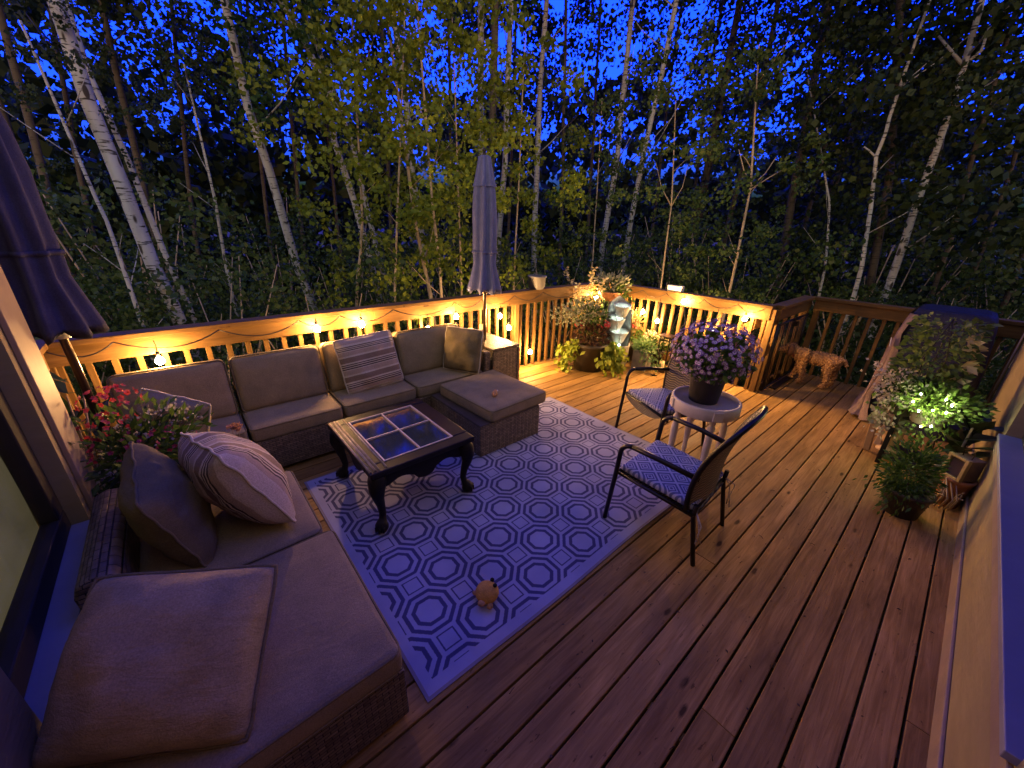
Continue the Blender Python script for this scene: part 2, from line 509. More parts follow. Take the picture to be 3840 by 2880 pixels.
# ---------------------------------------------------------------- house walls with windows
def wall_panel(q, axis, pos, u0, u1, z0, z1, thick, side):
    """axis 'x': wall plane X=pos running along Y(u); 'y': plane Y=pos running along X(u)"""
    c = (u0 + u1) / 2; w = u1 - u0
    if axis == 'x': q.box((pos + side * thick / 2, c, (z0 + z1) / 2), (thick, w, z1 - z0))
    else: q.box((c, pos + side * thick / 2, (z0 + z1) / 2), (w, thick, z1 - z0))
ht = thing('house_wall', 'beige house wall with the big curtained window at the far left', 'house wall', (XW, 0, 0))
q = MB()
lw = dict(y0=1.40, y1=2.53, z0=.455, z1=2.25)
for (u0, u1, z0, z1) in ((-3, lw['y0'], -1.0, 2.9), (lw['y1'], 2.85, -1.0, 2.9), (lw['y0'], lw['y1'], -1.0, lw['z0'] - .03), (lw['y0'], lw['y1'], lw['z1'], 2.9)):
    wall_panel(q, 'x', 0, u0, u1, z0, z1, .16, -1)
q.box((-1.7, 2.79, .95), (3.05, .12, 3.9))
q.build('wall', MT['siding'], ht)
q = MB(); q.box((.012, 2.69 + .03, .95), (.022, .26, 3.9)); q.build('corner_board', MT['trim'], ht, bevel=.004)
yc = (lw['y0'] + lw['y1']) / 2; wy = lw['y1'] - lw['y0']
q = MB(); q.box((-.055, yc, lw['z0'] - .012), (.17, wy, .024)); q.build('sill', MT['sill'], ht, bevel=.003)
wf = MB()
for z in (lw['z0'] + .05, lw['z1'] - .05): wf.box((-.095, yc, z), (.07, wy, .10))
for y_ in (lw['y0'] + .05, lw['y1'] - .05): wf.box((-.095, y_, (lw['z0'] + lw['z1']) / 2), (.069, .10, lw['z1'] - lw['z0'] - .2))
wfo = wf.build('window_frame', MT['frame'], ht, bevel=.008)
gl, nt, b = newmat('window_glass')
setin(b, Roughness=.03); b.inputs['Transmission Weight'].default_value = 1.0; b.inputs['IOR'].default_value = 1.05
b.inputs['Base Color'].default_value = (.95, .97, .95, 1)
q = MB(); q.box((-.10, yc, (lw['z0'] + lw['z1']) / 2), (.008, wy - .19, lw['z1'] - lw['z0'] - .19)); q.build('glass_pane', gl, wfo)
cm, nt, b = newmat('lit_curtain')
v = coords(nt)
cf = ramp(nt, noise(nt, v, 2.2, 4, .5, .4), [(.3, (.06, .048, .026)), (.7, (.115, .093, .055))])
nt.links.new(cf, b.inputs['Base Color']); nt.links.new(cf, b.inputs['Emission Color']); b.inputs['Emission Strength'].default_value = .26
setin(b, Roughness=.9)
q = MB(); q.grid(lambda u, v: (-.165 + .014 * math.sin(u * 34) * (.4 + .6 * v) + .01 * mnoise.noise((u * 5, v * 3, 0)), lw['y0'] + u * wy, lw['z0'] + v * (lw['z1'] - lw['z0'])), 90, 20)
q.build('curtain', cm, ht)

hr = thing('house_wall', 'beige stucco house wall with the blue-lit window sill along the right edge', 'house wall', (0, YW, 0))
rw = dict(x0=1.40, x1=4.17, z0=.625, z1=1.95)
q = MB()
for (u0, u1, z0, z1) in ((-3, rw['x0'], -1, 2.9), (rw['x1'], 5.9, -1, 2.9), (rw['x0'], rw['x1'], -1, rw['z0'] - .03), (rw['x0'], rw['x1'], rw['z1'], 2.9)):
    wall_panel(q, 'y', 0, u0, u1, z0, z1, .16, -1)
q.box((5.84, -1.7, .95), (.12, 3.05, 3.9))
q.build('wall', MT['siding'], hr)
q = MB(); q.box((2.62, .008, .055), (6.44, .014, .11)); q.build('skirting_board', MT['trim'], hr, bevel=.004)
xc = (rw['x0'] + rw['x1']) / 2; wx = rw['x1'] - rw['x0']
q = MB(); q.box((xc, -.05, rw['z0'] - .015), (wx, .16, .03)); q.build('sill', MT['sill'], hr, bevel=.003)
q = MB(); q.box((xc, .008, rw['z0'] - .085), (wx + .1, .014, .09)); q.build('window_trim', MT['trim'], hr, bevel=.004)
wf = MB()
for z in (rw['z0'] + .04, rw['z1'] - .04): wf.box((xc, -.095, z), (wx, .05, .08))
for x_ in (rw['x0'] + .04, xc, rw['x1'] - .04): wf.box((x_, -.095, (rw['z0'] + rw['z1']) / 2), (.08, .049, rw['z1'] - rw['z0'] - .16))
wfo = wf.build('window_frame', MT['frame'], hr, bevel=.008)
q = MB(); q.box((xc, -.105, (rw['z0'] + rw['z1']) / 2), (wx - .15, .008, rw['z1'] - rw['z0'] - .15)); q.build('glass_pane', gl, wfo)
BLIND = simple('dark_blind', (.10, .085, .07), .8, .2, 3, 0)  # plain dark blind behind the right window, not emissive
q = MB(); q.grid(lambda u, v: (rw['x0'] + u * wx, -.15 + .012 * math.sin(u * 90), rw['z0'] + v * (rw['z1'] - rw['z0'])), 140, 6); q.build('curtain', BLIND, hr)

# ---------------------------------------------------------------- soft furnishing helpers
def rbox(q, c, d, r=.035, crown=.0, n=9, wob=.004, M=None, seed=0):
    c = Vector(c); h = Vector((d[0] / 2, d[1] / 2, d[2] / 2)); start = len(q.v)
    r = min(r, min(h) * .98)
    def param(u, hh):
        k = 3; i = u * (n); 
        if i <= k: return -hh + r * (i / k) 
        if i >= n - k: return hh - r * ((n - i) / k)
        return -(hh - r) + 2 * (hh - r) * (i - k) / (n - 2 * k)
    for ax in range(3):
        for sgn in (-1, 1):
            a1, a2 = [(1, 2), (2, 0), (0, 1)][ax]
            def fn(u, v):
                p = Vector((0, 0, 0)); p[ax] = sgn * h[ax]; p[a1] = param(u, h[a1]); p[a2] = param(v, h[a2])
                inn = Vector([max(-(h[i] - r), min(h[i] - r, p[i])) for i in range(3)])
                dd = p - inn
                if dd.length > 1e-6: p = inn + dd.normalized() * r
                ux, uy = p.x / h.x, p.y / h.y
                bul = (1 - ux ** 4) * (1 - uy ** 4)
                p.z += crown * bul * (1 if p.z > 0 else -.2)
                nn = mnoise.noise((p.x * 5 + seed, p.y * 5, p.z * 5)); p += Vector((nn, mnoise.noise((p.y * 5, p.x * 5 + seed, 3)), nn)) * wob
                return p
            q.grid(fn, n, n, flip=(sgn < 0))
    T = Matrix.Translation(c) @ (M if M is not None else Matrix.Identity(4))
    q.xf(T, start)
    return T
def piping(q, d, z, T, r=.006, inset=.004, rc=.04):
    hx, hy = d[0] / 2 - inset, d[1] / 2 - inset
    pts = []
    for (sx, sy, a0) in ((1, 1, 0), (-1, 1, 90), (-1, -1, 180), (1, -1, 270)):
        for k in range(5):
            a = R_(a0 + k * 22.5)
            pts.append(T @ Vector((sx * (hx - rc) + rc * math.cos(a), sy * (hy - rc) + rc * math.sin(a), z)))
    pts.append(pts[0])
    q.tube(pts, r, 5, cap=False)
def rot(rx=0, ry=0, rz=0): return Euler((R_(rx), R_(ry), R_(rz)), 'XYZ').to_matrix().to_4x4()

def pillow(name, label, w, h, t, M, mat, pipe=None, n=26, seed=0, puff=.42):
    """throw pillow; local x width, y height, z thickness; M world matrix"""
    def shp(u, v, sg):
        a, b_ = 2 * u - 1, 2 * v - 1
        px = a * w / 2 * (1 - .05 * (1 - b_ * b_) * abs(a) ** 2 - .06 * (a * b_) ** 4)
        py = b_ * h / 2 * (1 - .05 * (1 - a * a) * abs(b_) ** 2 - .06 * (a * b_) ** 4)
        e = max(0, (1 - a ** 2)) ** puff * max(0, (1 - b_ ** 2)) ** puff
        z = sg * t / 2 * e
        z += .030 * e * mnoise.noise((a * 1.9 + seed, b_ * 1.9, sg)) + .010 * e * math.sin(6 * a * b_ + seed) * abs(a * b_) + .006 * mnoise.noise((a * 7, b_ * 7 + seed, sg)) * min(1, e * 3)
        cr = abs(a * b_) ** 3
        z += .016 * mnoise.noise((a * 3 + seed, b_ * 3, 9)) * (1 - e)
        return (px, py, z)
    tp = thing(name, label, 'pillow')
    tp.matrix_world = M
    q = MB()
    q.grid(lambda u, v: shp(u, v, 1), n, n); q.grid(lambda u, v: shp(u, v, -1), n, n, flip=True)
    q.build('cover', mat, tp)
    q = MB(); pts = []
    for k in range(4 * n):
        s_ = k / n
        u, v = [(s_, 0), (1, s_ - 1), (3 - s_, 1), (0, 4 - s_)][int(s_)]
        pts.append(Vector(shp(u, v, 0)) * 1.006)
    pts.append(pts[0])
    q.tube(pts, .0065, 6, cap=False); q.build('piping', pipe or mat, tp)
    return tp

def stripemat():
    m, nt, b = newmat('striped_linen')
    v = coords(nt, 'UV'); sx = nt.nodes.new('ShaderNodeSeparateXYZ'); nt.links.new(v, sx.inputs[0])
    c0, br, dk_, wh = (.36, .27, .22), (.20, .135, .105), (.055, .035, .035), (.50, .42, .35)
    pat = [(0, wh), (.06, c0), (.12, dk_), (.14, wh), (.155, dk_), (.175, wh), (.19, dk_), (.205, wh), (.235, br), (.33, wh), (.36, c0),
           (.44, wh), (.455, dk_), (.475, wh), (.49, dk_), (.51, wh), (.525, dk_), (.54, wh), (.57, br), (.66, wh), (.69, c0), (.76, wh), (.775, dk_), (.79, wh), (.805, dk_), (.82, wh), (.835, dk_), (.85, wh), (.89, c0)]
    col = ramp(nt, sx.outputs[1], pat, 'CONSTANT')
    f = noise(nt, coords(nt), 160, 2)
    nt.links.new(mix(nt, col, ramp(nt, f, [(.3, (.78, .78, .78)), (.7, (1.15, 1.15, 1.15))]), 1, 'MULTIPLY'), b.inputs['Base Color'])
    setin(b, Roughness=.9); bump(nt, b, math_(nt, 'ADD', math_(nt, 'MULTIPLY', f, .2), noise(nt, coords(nt), 8, 4)), .4, .012)
    return m
MT['stripe'] = stripemat()

# ---------------------------------------------------------------- sectional sofa
def sofa(label, x0, x1, y0, y1, back=None, side=None, seatz=.42):
    cx, cy = (x0 + x1) / 2, (y0 + y1) / 2
    t = thing('sofa_section', label, 'sofa', (cx, cy, 0), 0, 'sections of the wicker sectional sofa')
    w, d = x1 - x0, y1 - y0
    q = MB()
    q.box((0, 0, .165), (w - .012, d - .012, .27)); q.build('wicker_base', MT['wicker'], t, bevel=.008)
    q = MB()
    for sx in (-1, 1):
        for sy in (-1, 1): q.box((sx * (w / 2 - .06), sy * (d / 2 - .06), .016), (.05, .05, .03))
    q.build('feet', MT['black_metal'], t)
    return t, w, d
def seat(t, cx, cy, w, d, z0=.302, h=.118, seed=0):
    q = MB(); T = rbox(q, (cx, cy, z0 + h / 2), (w - .012, d, h), .03, .012, 10, .003, None, seed)
    so = q.build('seat_cushion', MT['taupe'], t)
    q = MB(); piping(q, (w - .012, d), h / 2 - .012, T); piping(q, (w - .012, d), -h / 2 + .012, T)
    q.build('piping', MT['taupe_dark'], so)
def backc(t, c, w, h, th, M, seed=0):
    q = MB(); T = rbox(q, c, (w, h, th), .05, .035, 10, .006, M, seed)
    bo = q.build('back_cushion', MT['taupe'], t)
    q = MB(); piping(q, (w, h), th / 2 - .01, T); piping(q, (w, h), -th / 2 + .01, T); q.build('piping', MT['taupe_dark'], bo)
YB = 3.80
for i, (x0, x1, lab) in enumerate(((-.52, .165, 'left end wicker sofa section by the red flowers, taupe cushions'),
                                   (.17, .855, 'wicker sofa section with wide empty blue-lit seat left of the striped pillow'),
                                   (.86, 1.545, 'wicker sofa section carrying the upright striped pillow'),
                                   (1.55, 2.44, 'corner wicker sofa section at the right end beside the wicker box'))):
    t, w, d = sofa(lab, x0, x1, 3.16, YB)
    q = MB(); q.box((0, d / 2 - .045, .46), (w - .012, .09, .32))
    if i == 3: q.box((w / 2 - .045, -.046, .46), (.09, d - .105, .32))
    q.build('wicker_back', MT['wicker'], t, bevel=.02)
    cw = w if i < 3 else w - .10
    cxo = 0 if i < 3 else -.05
    seat(t, cxo, -.045, cw, d - .10, seed=i * 3)
    hb = .46
    backc(t, (cxo, d / 2 - .175, .625), cw - .02, hb, .14, rot(90 - 13, 0, rnd.uniform(-1, 1)), seed=i * 5 + 1)
    if i == 3:
        backc(t, (w / 2 - .165, -.12, .61), d - .26, .42, .12, rot(0, 0, -90) @ rot(78, 0, 0), seed=33)
# left arm of the L
t, w, d = sofa('near wicker chaise section in the foreground under the large slub pillow', -.52, .34, .955, 1.765)
seat(t, .0, 0, w, d, seed=51)
t, w, d = sofa('wicker sofa section beside the window holding the brown and striped pillows', -.52, .30, 1.775, 2.46)
seat(t, .045, 0, w - .09, d, seed=57)
q = MB()
q.grid(lambda u, v: (0, 0, 0), 1, 1)
q = MB()
prof = [(-.41, .30), (-.425, .56), (-.41, .61), (-.365, .63), (-.305, .62), (-.285, .58), (-.29, .30)]
for yy in (-.02,):
    L0, L1 = -.335, .345
    o = len(q.v)
    for yv in (L0, L1):
        for (px, pz) in prof: q.v.append(Vector((px - .015, yv, pz)))
    n_ = len(prof)
    for k_ in range(n_ - 1):
        q.face([o + k_, o + k_ + 1, o + n_ + k_ + 1, o + n_ + k_], [(0, prof[k_][1] + prof[k_][0]), (0, prof[k_ + 1][1] + prof[k_ + 1][0]), (L1 - L0, prof[k_ + 1][1] + prof[k_ + 1][0]), (L1 - L0, prof[k_][1] + prof[k_][0])], True)
    q.face([o + k_ for k_ in reversed(range(n_))], [(p[0], p[1]) for p in reversed(prof)]); q.face([o + n_ + k_ for k_ in range(n_)], [(p[0], p[1]) for p in prof])
q.build('wicker_back', MT['wicker_dark'], t, bevel=.012)

# ottoman
t = thing('ottoman', 'square wicker ottoman with its taupe cushion pushed aside', 'ottoman', (2.03, 2.72, 0))
q = MB(); q.box((0, .02, .155), (.70, .83, .29)); q.build('wicker_base', MT['wicker'], t, bevel=.008)
q = MB(); q.box((0, .02, .306), (.695, .825, .012)); q.build('base_lid', simple('brown_board', (.07, .052, .042), .45, .3, 8, .15), t, bevel=.004)
q = MB(); T = rbox(q, (.085, -.0, .372), (.70, .80, .115), .03, .01, 10, .003, rot(0, 0, 3), 9); co = q.build('seat_cushion', MT['taupe'], t)
q = MB(); piping(q, (.70, .80), .045, T); piping(q, (.70, .80), -.045, T); q.build('piping', MT['taupe_dark'], co)
# small toy left on the ottoman
t = thing('chew_toy', 'tiny tan chew toy lying on the ottoman cushion', 'dog toy', (2.0, 2.54, .44), .5)
MT['toy_tan'] = simple('tan_plush', (.45, .24, .10), .9, .3, 30, .6, 90, .006)
MT['toy_orange'] = simple('orange_plush', (.55, .28, .05), .95, .25, 26, .8, 120, .006)
q = MB(); q.ball((0, 0, .02), .026, 10, (1.3, 1, .9)).ball((.04, .01, .022), .02, 8).ball((-.035, -.012, .018), .018, 8); q.build('body', MT['toy_tan'], t)
q = MB(); q.ball((.048, -.006, .03), .007, 6).ball((.045, .02, .03), .007, 6); q.build('ear', MT['plain_white'], t)
# plush toy on the rug
t = thing('plush_toy', 'round orange plush dog toy lying on the blue rug', 'dog toy', (.90, 1.19, .012), 2.3)
t.scale = (.88, .88, .82)
q = MB()
q.lathe([(max(.001, .072 * math.sin(math.pi * i / 14)), .058 - .056 * math.cos(math.pi * i / 14)) for i in range(15)], 22, rf=lambda r, z, a, i: r * (1 + .05 * mnoise.noise((a * 2, z * 30, 1))))
q.build('body', MT['toy_orange'], t)
q = MB(); q.ball((.02, .075, .05), .025, 8, (1, .8, .8)); q.build('snout', MT['toy_tan'], t)
q = MB(); q.ball((-.045, -.015, .108), .014, 8).ball((-.02, -.058, .100), .014, 8); q.build('ear', MT['black_paint'], t)
q = MB(); q.ball((.07, .0, .035), .02, 8, (1.3, .8, .7)).ball((-.03, .07, .03), .02, 8); q.build('paw', MT['toy_tan'], t)

# wicker end box, candles
t = thing('wicker_box', 'tall wicker storage box at the end of the sofa around the umbrella pole', 'storage box', (2.645, 3.46, 0))
q = MB(); q.box((0, 0, .31), (.375, .62, .60)); q.build('wicker_body', MT['wicker'], t, bevel=.012)
q = MB(); q.box((0, 0, .628), (.385, .63, .03)); q.build('lid', MT['wicker'], t, bevel=.008)
q = MB()
for sx in (-1, 1):
    for sy in (-1, 1): q.box((sx * .175, sy * .297, .305), (.04, .04, .61))
q.build('corner_post', MT['wicker_dark'], t, bevel=.006)
for (x, y_, h, r, lab) in ((2.56, 3.72, .10, .03, 'pale pillar candle on the wicker box, left of the umbrella pole'), (2.70, 3.70, .13, .026, 'taller pale pillar candle standing right behind the umbrella pole on the wicker box')):
    t = thing('candle', lab, 'candle', (x, y_, .643), 0, 'candles on the wicker box')
    q = MB(); q.lathe([(.001, 0), (r, 0), (r, h), (r * .8, h - .006), (.001, h - .012)], 14); q.build('wax', MT['candle'], t)
    q = MB(); q.tube([(0, 0, h - .012), (.001, 0, h + .012)], .0015, 5); q.build('wick', MT['cord'], t)
t = thing('wire_tray', 'small dark tray lying between the candles on the wicker box', 'tray', (2.63, 3.70, .643))
q = MB(); q.lathe([(.001, .004), (.05, .004), (.06, .03), (.063, .03), (.052, .0), (.001, 0)], 16); q.build('dish', MT['bronze'], t)

# ---------------------------------------------------------------- pillows
def basis(c, xdir, ydir):
    x = Vector(xdir).normalized(); y_ = Vector(ydir); y_ = (y_ - x * y_.dot(x)).normalized(); z = x.cross(y_)
    M = Matrix.Identity(4)
    for i in range(3): M[i][0], M[i][1], M[i][2], M[i][3] = x[i], y_[i], z[i], c[i]
    return M
pillow('throw_pillow', 'striped linen pillow standing upright on the long sofa', .56, .52, .17, basis((1.23, 3.46, .665), (1, .03, .05), (.0, .33, 1)), MT['stripe'], MT['cream'], seed=3)
pillow('throw_pillow', 'taupe pillow with cream piping seen edge-on at the right end of the sofa', .44, .47, .20, basis((2.16, 3.30, .655), (-.55, 1, 0), (.22, .1, 1)), MT['taupe_dark'], MT['cream'], seed=6)
pillow('throw_pillow', 'big striped linen pillow leaning on the left sofa arm by the window', .54, .56, .31, basis((.02, 2.12, .665), (-.46, .02, 1), (-.36, 1, .12)), MT['stripe'], MT['cream'], seed=11, puff=.5)
pillow('throw_pillow', 'plain brown pillow leaning against the wicker arm behind the striped one', .60, .48, .24, basis((-.255, 2.13, .635), (.05, -1, -.05), (-.30, .02, 1)), MT['taupe_dark'], seed=15)
pillow('throw_pillow', 'large mauve slub pillow in the near left corner on the chaise', .56, .50, .32, basis((-.28, 1.28, .605), (.85, -.5, -.06), (-.07, .36, .27)), MT['slub'], MT['taupe_dark'], seed=21, puff=.5)
pillow('throw_pillow', 'tan pillow with pale piping slumped on the long sofa behind the flowers', .44, .42, .20, basis((-.22, 3.16, .60), (.75, -.62, -.25), (-.15, .30, 1)), MT['taupe'], MT['cream'], seed=28)

# ---------------------------------------------------------------- rug
def rugmat():
    m, nt, b = newmat('octagon_rug')
    tc = nt.nodes.new('ShaderNodeTexCoord'); sp = nt.nodes.new('ShaderNodeSeparateXYZ'); nt.links.new(tc.outputs['UV'], sp.inputs[0])
    wob = noise(nt, coords(nt, 'UV'), 90, 2)
    x = math_(nt, 'SUBTRACT', sp.outputs[0], .826); y_ = math_(nt, 'SUBTRACT', sp.outputs[1], 1.894)
    sx_, sy_ = .3985 / 2, .381 / 2
    u = math_(nt, 'DIVIDE', x, sx_ * 2); v = math_(nt, 'DIVIDE', y_, sy_ * 2)
    p = math_(nt, 'ADD', u, v); q = math_(nt, 'SUBTRACT', u, v)
    def cell(z): return math_(nt, 'ABSOLUTE', math_(nt, 'SUBTRACT', math_(nt, 'FRACT', math_(nt, 'ADD', z, 100.5)), .5))
    a, c = cell(p), cell(q)
    o = math_(nt, 'MAXIMUM', math_(nt, 'MAXIMUM', a, c), math_(nt, 'MULTIPLY', math_(nt, 'ADD', a, c), .722))
    d = math_(nt, 'SUBTRACT', 1.0, math_(nt, 'ADD', a, c))
    sq = math_(nt, 'MAXIMUM', math_(nt, 'SUBTRACT', .5, a), math_(nt, 'SUBTRACT', .5, c))
    w_ = math_(nt, 'MULTIPLY', math_(nt, 'SUBTRACT', wob, .5), .02)
    o = math_(nt, 'ADD', o, w_)
    rings = ramp(nt, o, [(0, (0,) * 3), (.232, (0,) * 3), (.242, (1,) * 3), (.308, (1,) * 3), (.318, (0,) * 3), (.388, (0,) * 3), (.398, (1,) * 3), (.463, (1,) * 3), (.473, (0,) * 3)])
    dm = ramp(nt, math_(nt, 'ADD', d, w_), [(0, (0,) * 3), (.195, (0,) * 3), (.205, (1,) * 3), (.235, (1,) * 3), (.245, (0,) * 3)])
    pat = mix(nt, rings, dm, 1.0, 'LIGHTEN')
    # border
    def inside(val, lo, hi): return math_(nt, 'MULTIPLY', math_(nt, 'GREATER_THAN', val, lo), math_(nt, 'LESS_THAN', val, hi))
    ins = math_(nt, 'MULTIPLY', inside(sp.outputs[0], .47, 3.04), inside(sp.outputs[1], 1.02, 2.83))
    pat = math_(nt, 'MULTIPLY', pat, ins)
    edge = math_(nt, 'SUBTRACT', 1.0, math_(nt, 'MULTIPLY', inside(sp.outputs[0], .425, 3.085), inside(sp.outputs[1], .966, 2.868)))
    dark, light = (.062, .062, .15), (.33, .335, .48)
    col = mix(nt, light, dark, pat)
    col = mix(nt, col, (.22, .18, .17), math_(nt, 'MULTIPLY', edge, .8))
    st = noise(nt, coords(nt), 2.5, 5)
    col = mix(nt, col, ramp(nt, st, [(.3, (.8, .78, .76)), (.65, (1.05, 1.05, 1.05))]), 1, 'MULTIPLY')
    nt.links.new(col, b.inputs['Base Color']); setin(b, Roughness=.85); b.inputs['Specular IOR Level'].default_value = .25
    fine = noise(nt, coords(nt), 260, 2)
    bump(nt, b, math_(nt, 'ADD', math_(nt, 'MULTIPLY', pat, -.6), math_(nt, 'MULTIPLY', fine, .3)), .35, .004)
    return m
q = MB()
rx0, rx1, ry0, ry1 = .41, 3.10, .95, 2.88
def rfn(u, v):
    x = rx0 + (rx1 - rx0) * u; y_ = ry0 + (ry1 - ry0) * v
    x += .006 * math.sin(y_ * 5 + 1) * (u - .2); y_ += .006 * math.sin(x * 4)
    z = .009 + .002 * mnoise.noise((x * 3, y_ * 3, 0))
    if u > .9 and v < .12: z += .02 * (u - .9) * (.12 - v) * 80 * .1
    return (x, y_, z)
q.grid(rfn, 60, 44, uvs=(1, 1))
q.uv = [[(rx0 + (rx1 - rx0) * a, ry0 + (ry1 - ry0) * b_) for a, b_ in uv] for uv in q.uv]
# hem skirt down to the boards
for (ua, ub) in (((0, 0), (1, 0)), ((1, 0), (1, 1)), ((1, 1), (0, 1)), ((0, 1), (0, 0))):
    for k in range(40):
        a = [ua[i] + (ub[i] - ua[i]) * k / 40 for i in (0, 1)]; b2 = [ua[i] + (ub[i] - ua[i]) * (k + 1) / 40 for i in (0, 1)]
        pa, pb = Vector(rfn(*a)), Vector(rfn(*b2)); o = len(q.v)
        q.v += [pa, Vector((pa.x, pa.y, .001)), Vector((pb.x, pb.y, .001)), pb]
        q.face([o, o + 1, o + 2, o + 3], [(rx0, ry0)] * 4)
tag(q.build('rug', rugmat()), 'pale outdoor rug with dark octagon lattice pattern under the coffee table', 'rug')

# ---------------------------------------------------------------- coffee table
t = thing('coffee_table', 'black coffee table with cabriole legs, gilt edges and a four-pane glass top', 'coffee table', (1.005, 2.40, 0.012))
TX, TY, TZ = .76, .84, .47
q = MB()
for sy in (-1, 1):
    q.box((0, sy * (TY / 2 - .05), TZ - .02), (TX, .10, .04))
for sx in (-1, 1):
    q.box((sx * (TX / 2 - .065), 0, TZ - .0205), (.13, TY - .2, .04))
q.build('top_frame', MT['black_paint'], t, bevel=.009)
for sx in (-1,):
    q = MB()
    for k, xx in enumerate((.0, .028, .052, .1)):
        q.tube([(sx * (TX / 2 - .012 - xx), -TY / 2 + .03, TZ - .001), (sx * (TX / 2 - .012 - xx), TY / 2 - .03, TZ - .001)], .0075 if k != 1 else .011, 8)
    q.build('gilt_moulding', MT['gold_edge'], t)
gw, gd = TX - .26, TY - .2
q = MB()
for sx in (-.5, 0, .5): q.box((sx * gw, 0, TZ - .002), (.010, gd + .010, .012))
for sy in (-.5, 0, .5):
    for sx in (-.25, .25): q.box((sx * gw, sy * gd, TZ - .0025), (gw / 2 - .0105, .010, .012))
q.build('muntin', MT['white_wood'], t)
tg, nt, b = newmat('table_glass')
b.inputs['Base Color'].default_value = (.03, .034, .036, 1); setin(b, Roughness=.09); b.inputs['Specular IOR Level'].default_value = .8
b.inputs['Coat Weight'].default_value = .4; b.inputs['Coat Roughness'].default_value = .06; b.inputs['IOR'].default_value = 1.6
bump(nt, b, noise(nt, coords(nt), 6, 2), .04, .01)
for sx in (-1, 1):
    for sy in (-1, 1):
        q = MB(); q.box((sx * gw / 4, sy * gd / 4, TZ - .012), (gw / 2 - .016, gd / 2 - .016, .008)); q.build('glass_pane', tg, t)
q = MB()
def apron(a, b_, n=24):
    a, b_ = Vector(a), Vector(b_); dr = (b_ - a).normalized(); out = Vector((dr.y, -dr.x, 0))
    o = len(q.v)
    for i in range(n + 1):
        s_ = i / n; low = .105 + .028 * math.cos(s_ * 2 * math.pi * 2) * (1 if .1 < s_ < .9 else .3)
        if .38 < s_ < .62: low += .02
        p = a.lerp(b_, s_)
        for off in (0, .022):
            q.v.append(p + out * -off + Vector((0, 0, TZ - .042))); q.v.append(p + out * -off + Vector((0, 0, TZ - .042 - low)))
    for i in range(n):
        k_ = o + i * 4; k2 = k_ + 4
        q.face([k_, k_ + 1, k2 + 1, k2]); q.face([k_ + 2, k2 + 2, k2 + 3, k_ + 3]); q.face([k_ + 1, k_ + 3, k2 + 3, k2 + 1])
ex, ey = TX / 2 - .045, TY / 2 - .045
apron((-ex, -ey, 0), (ex, -ey, 0)); apron((ex, -ey, 0), (ex, ey, 0)); apron((ex, ey, 0), (-ex, ey, 0)); apron((-ex, ey, 0), (-ex, -ey, 0))
q.build('carved_apron', MT['black_paint'], t)
for sx in (-1, 1):
    for sy in (-1, 1):
        q = MB(); dx = Vector((sx, sy, 0)).normalized()
        c0 = Vector((sx * (ex - .02), sy * (ey - .02), 0))
        path = [(0, TZ - .04, .050), (.022, TZ - .09, .058), (.035, TZ - .15, .050), (.028, TZ - .21, .036), (.008, TZ - .28, .027), (-.004, .12, .023), (.006, .08, .024), (.02, .062, .034), (.028, .045, .043), (.03, .025, .044), (.028, .004, .034)]
        q.tube([c0 + dx * p[0] + Vector((0, 0, p[1])) for p in path], [p[2] for p in path], 12)
        for da in (-.6, 0, .6):
            dd = Vector((dx.x * math.cos(da) - dx.y * math.sin(da), dx.x * math.sin(da) + dx.y * math.cos(da), 0))
            q.tube([c0 + dx * .028 + dd * .02 + Vector((0, 0, .06)), c0 + dx * .028 + dd * .043 + Vector((0, 0, .04)), c0 + dx * .028 + dd * .047 + Vector((0, 0, .012))], [.012, .011, .006], 6)
        q.build('leg', MT['black_paint'], t)

# ---------------------------------------------------------------- patio chairs
def seatmat():
    m, nt, b = newmat('diamond_fabric')
    v = coords(nt, 'UV'); sp = nt.nodes.new('ShaderNodeSeparateXYZ'); nt.links.new(v, sp.inputs[0])
    x = math_(nt, 'MULTIPLY', sp.outputs[0], 7.0); y_ = math_(nt, 'MULTIPLY', sp.outputs[1], 7.0)
    def cell(z): return math_(nt, 'ABSOLUTE', math_(nt, 'SUBTRACT', math_(nt, 'FRACT', z), .5))
    d = math_(nt, 'ADD', cell(x), cell(y_))
    d2 = math_(nt, 'ABSOLUTE', math_(nt, 'SUBTRACT', d, .5))     # 0 on lattice lines, .5 in centres
    pat = ramp(nt, d2, [(0, (1,) * 3), (.055, (1,) * 3), (.075, (0,) * 3), (.18, (0,) * 3), (.2, (1,) * 3), (.25, (1,) * 3), (.27, (0,) * 3), (.33, (0,) * 3), (.35, (1,) * 3), (.40, (1,) * 3), (.42, (0,) * 3)])
    nt.links.new(mix(nt, (.085, .095, .19), (.42, .42, .50), pat), b.inputs['Base Color']); setin(b, Roughness=.85)
    bump(nt, b, noise(nt, coords(nt), 220, 2), .25, .004)
    return m
MT['diamond'] = seatmat()
def rattanmat():
    m, nt, b = newmat('rattan_back')
    v = coords(nt, 'UV'); sp = nt.nodes.new('ShaderNodeSeparateXYZ'); nt.links.new(v, sp.inputs[0])
    z = math_(nt, 'ADD', math_(nt, 'MULTIPLY', sp.outputs[1], 330), math_(nt, 'MULTIPLY', math_(nt, 'SINE', math_(nt, 'MULTIPLY', sp.outputs[0], 75)), 1.2))
    s_ = math_(nt, 'SINE', z)
    f = math_(nt, 'ADD', math_(nt, 'MULTIPLY', s_, .5), .5)
    nt.links.new(ramp(nt, f, [(.1, (.03, .023, .015)), (.6, (.15, .112, .07)), (1, (.23, .175, .11))]), b.inputs['Base Color'])
    setin(b, Roughness=.5); bump(nt, b, f, .9, .006)
    return m
MT['rattan'] = rattanmat()
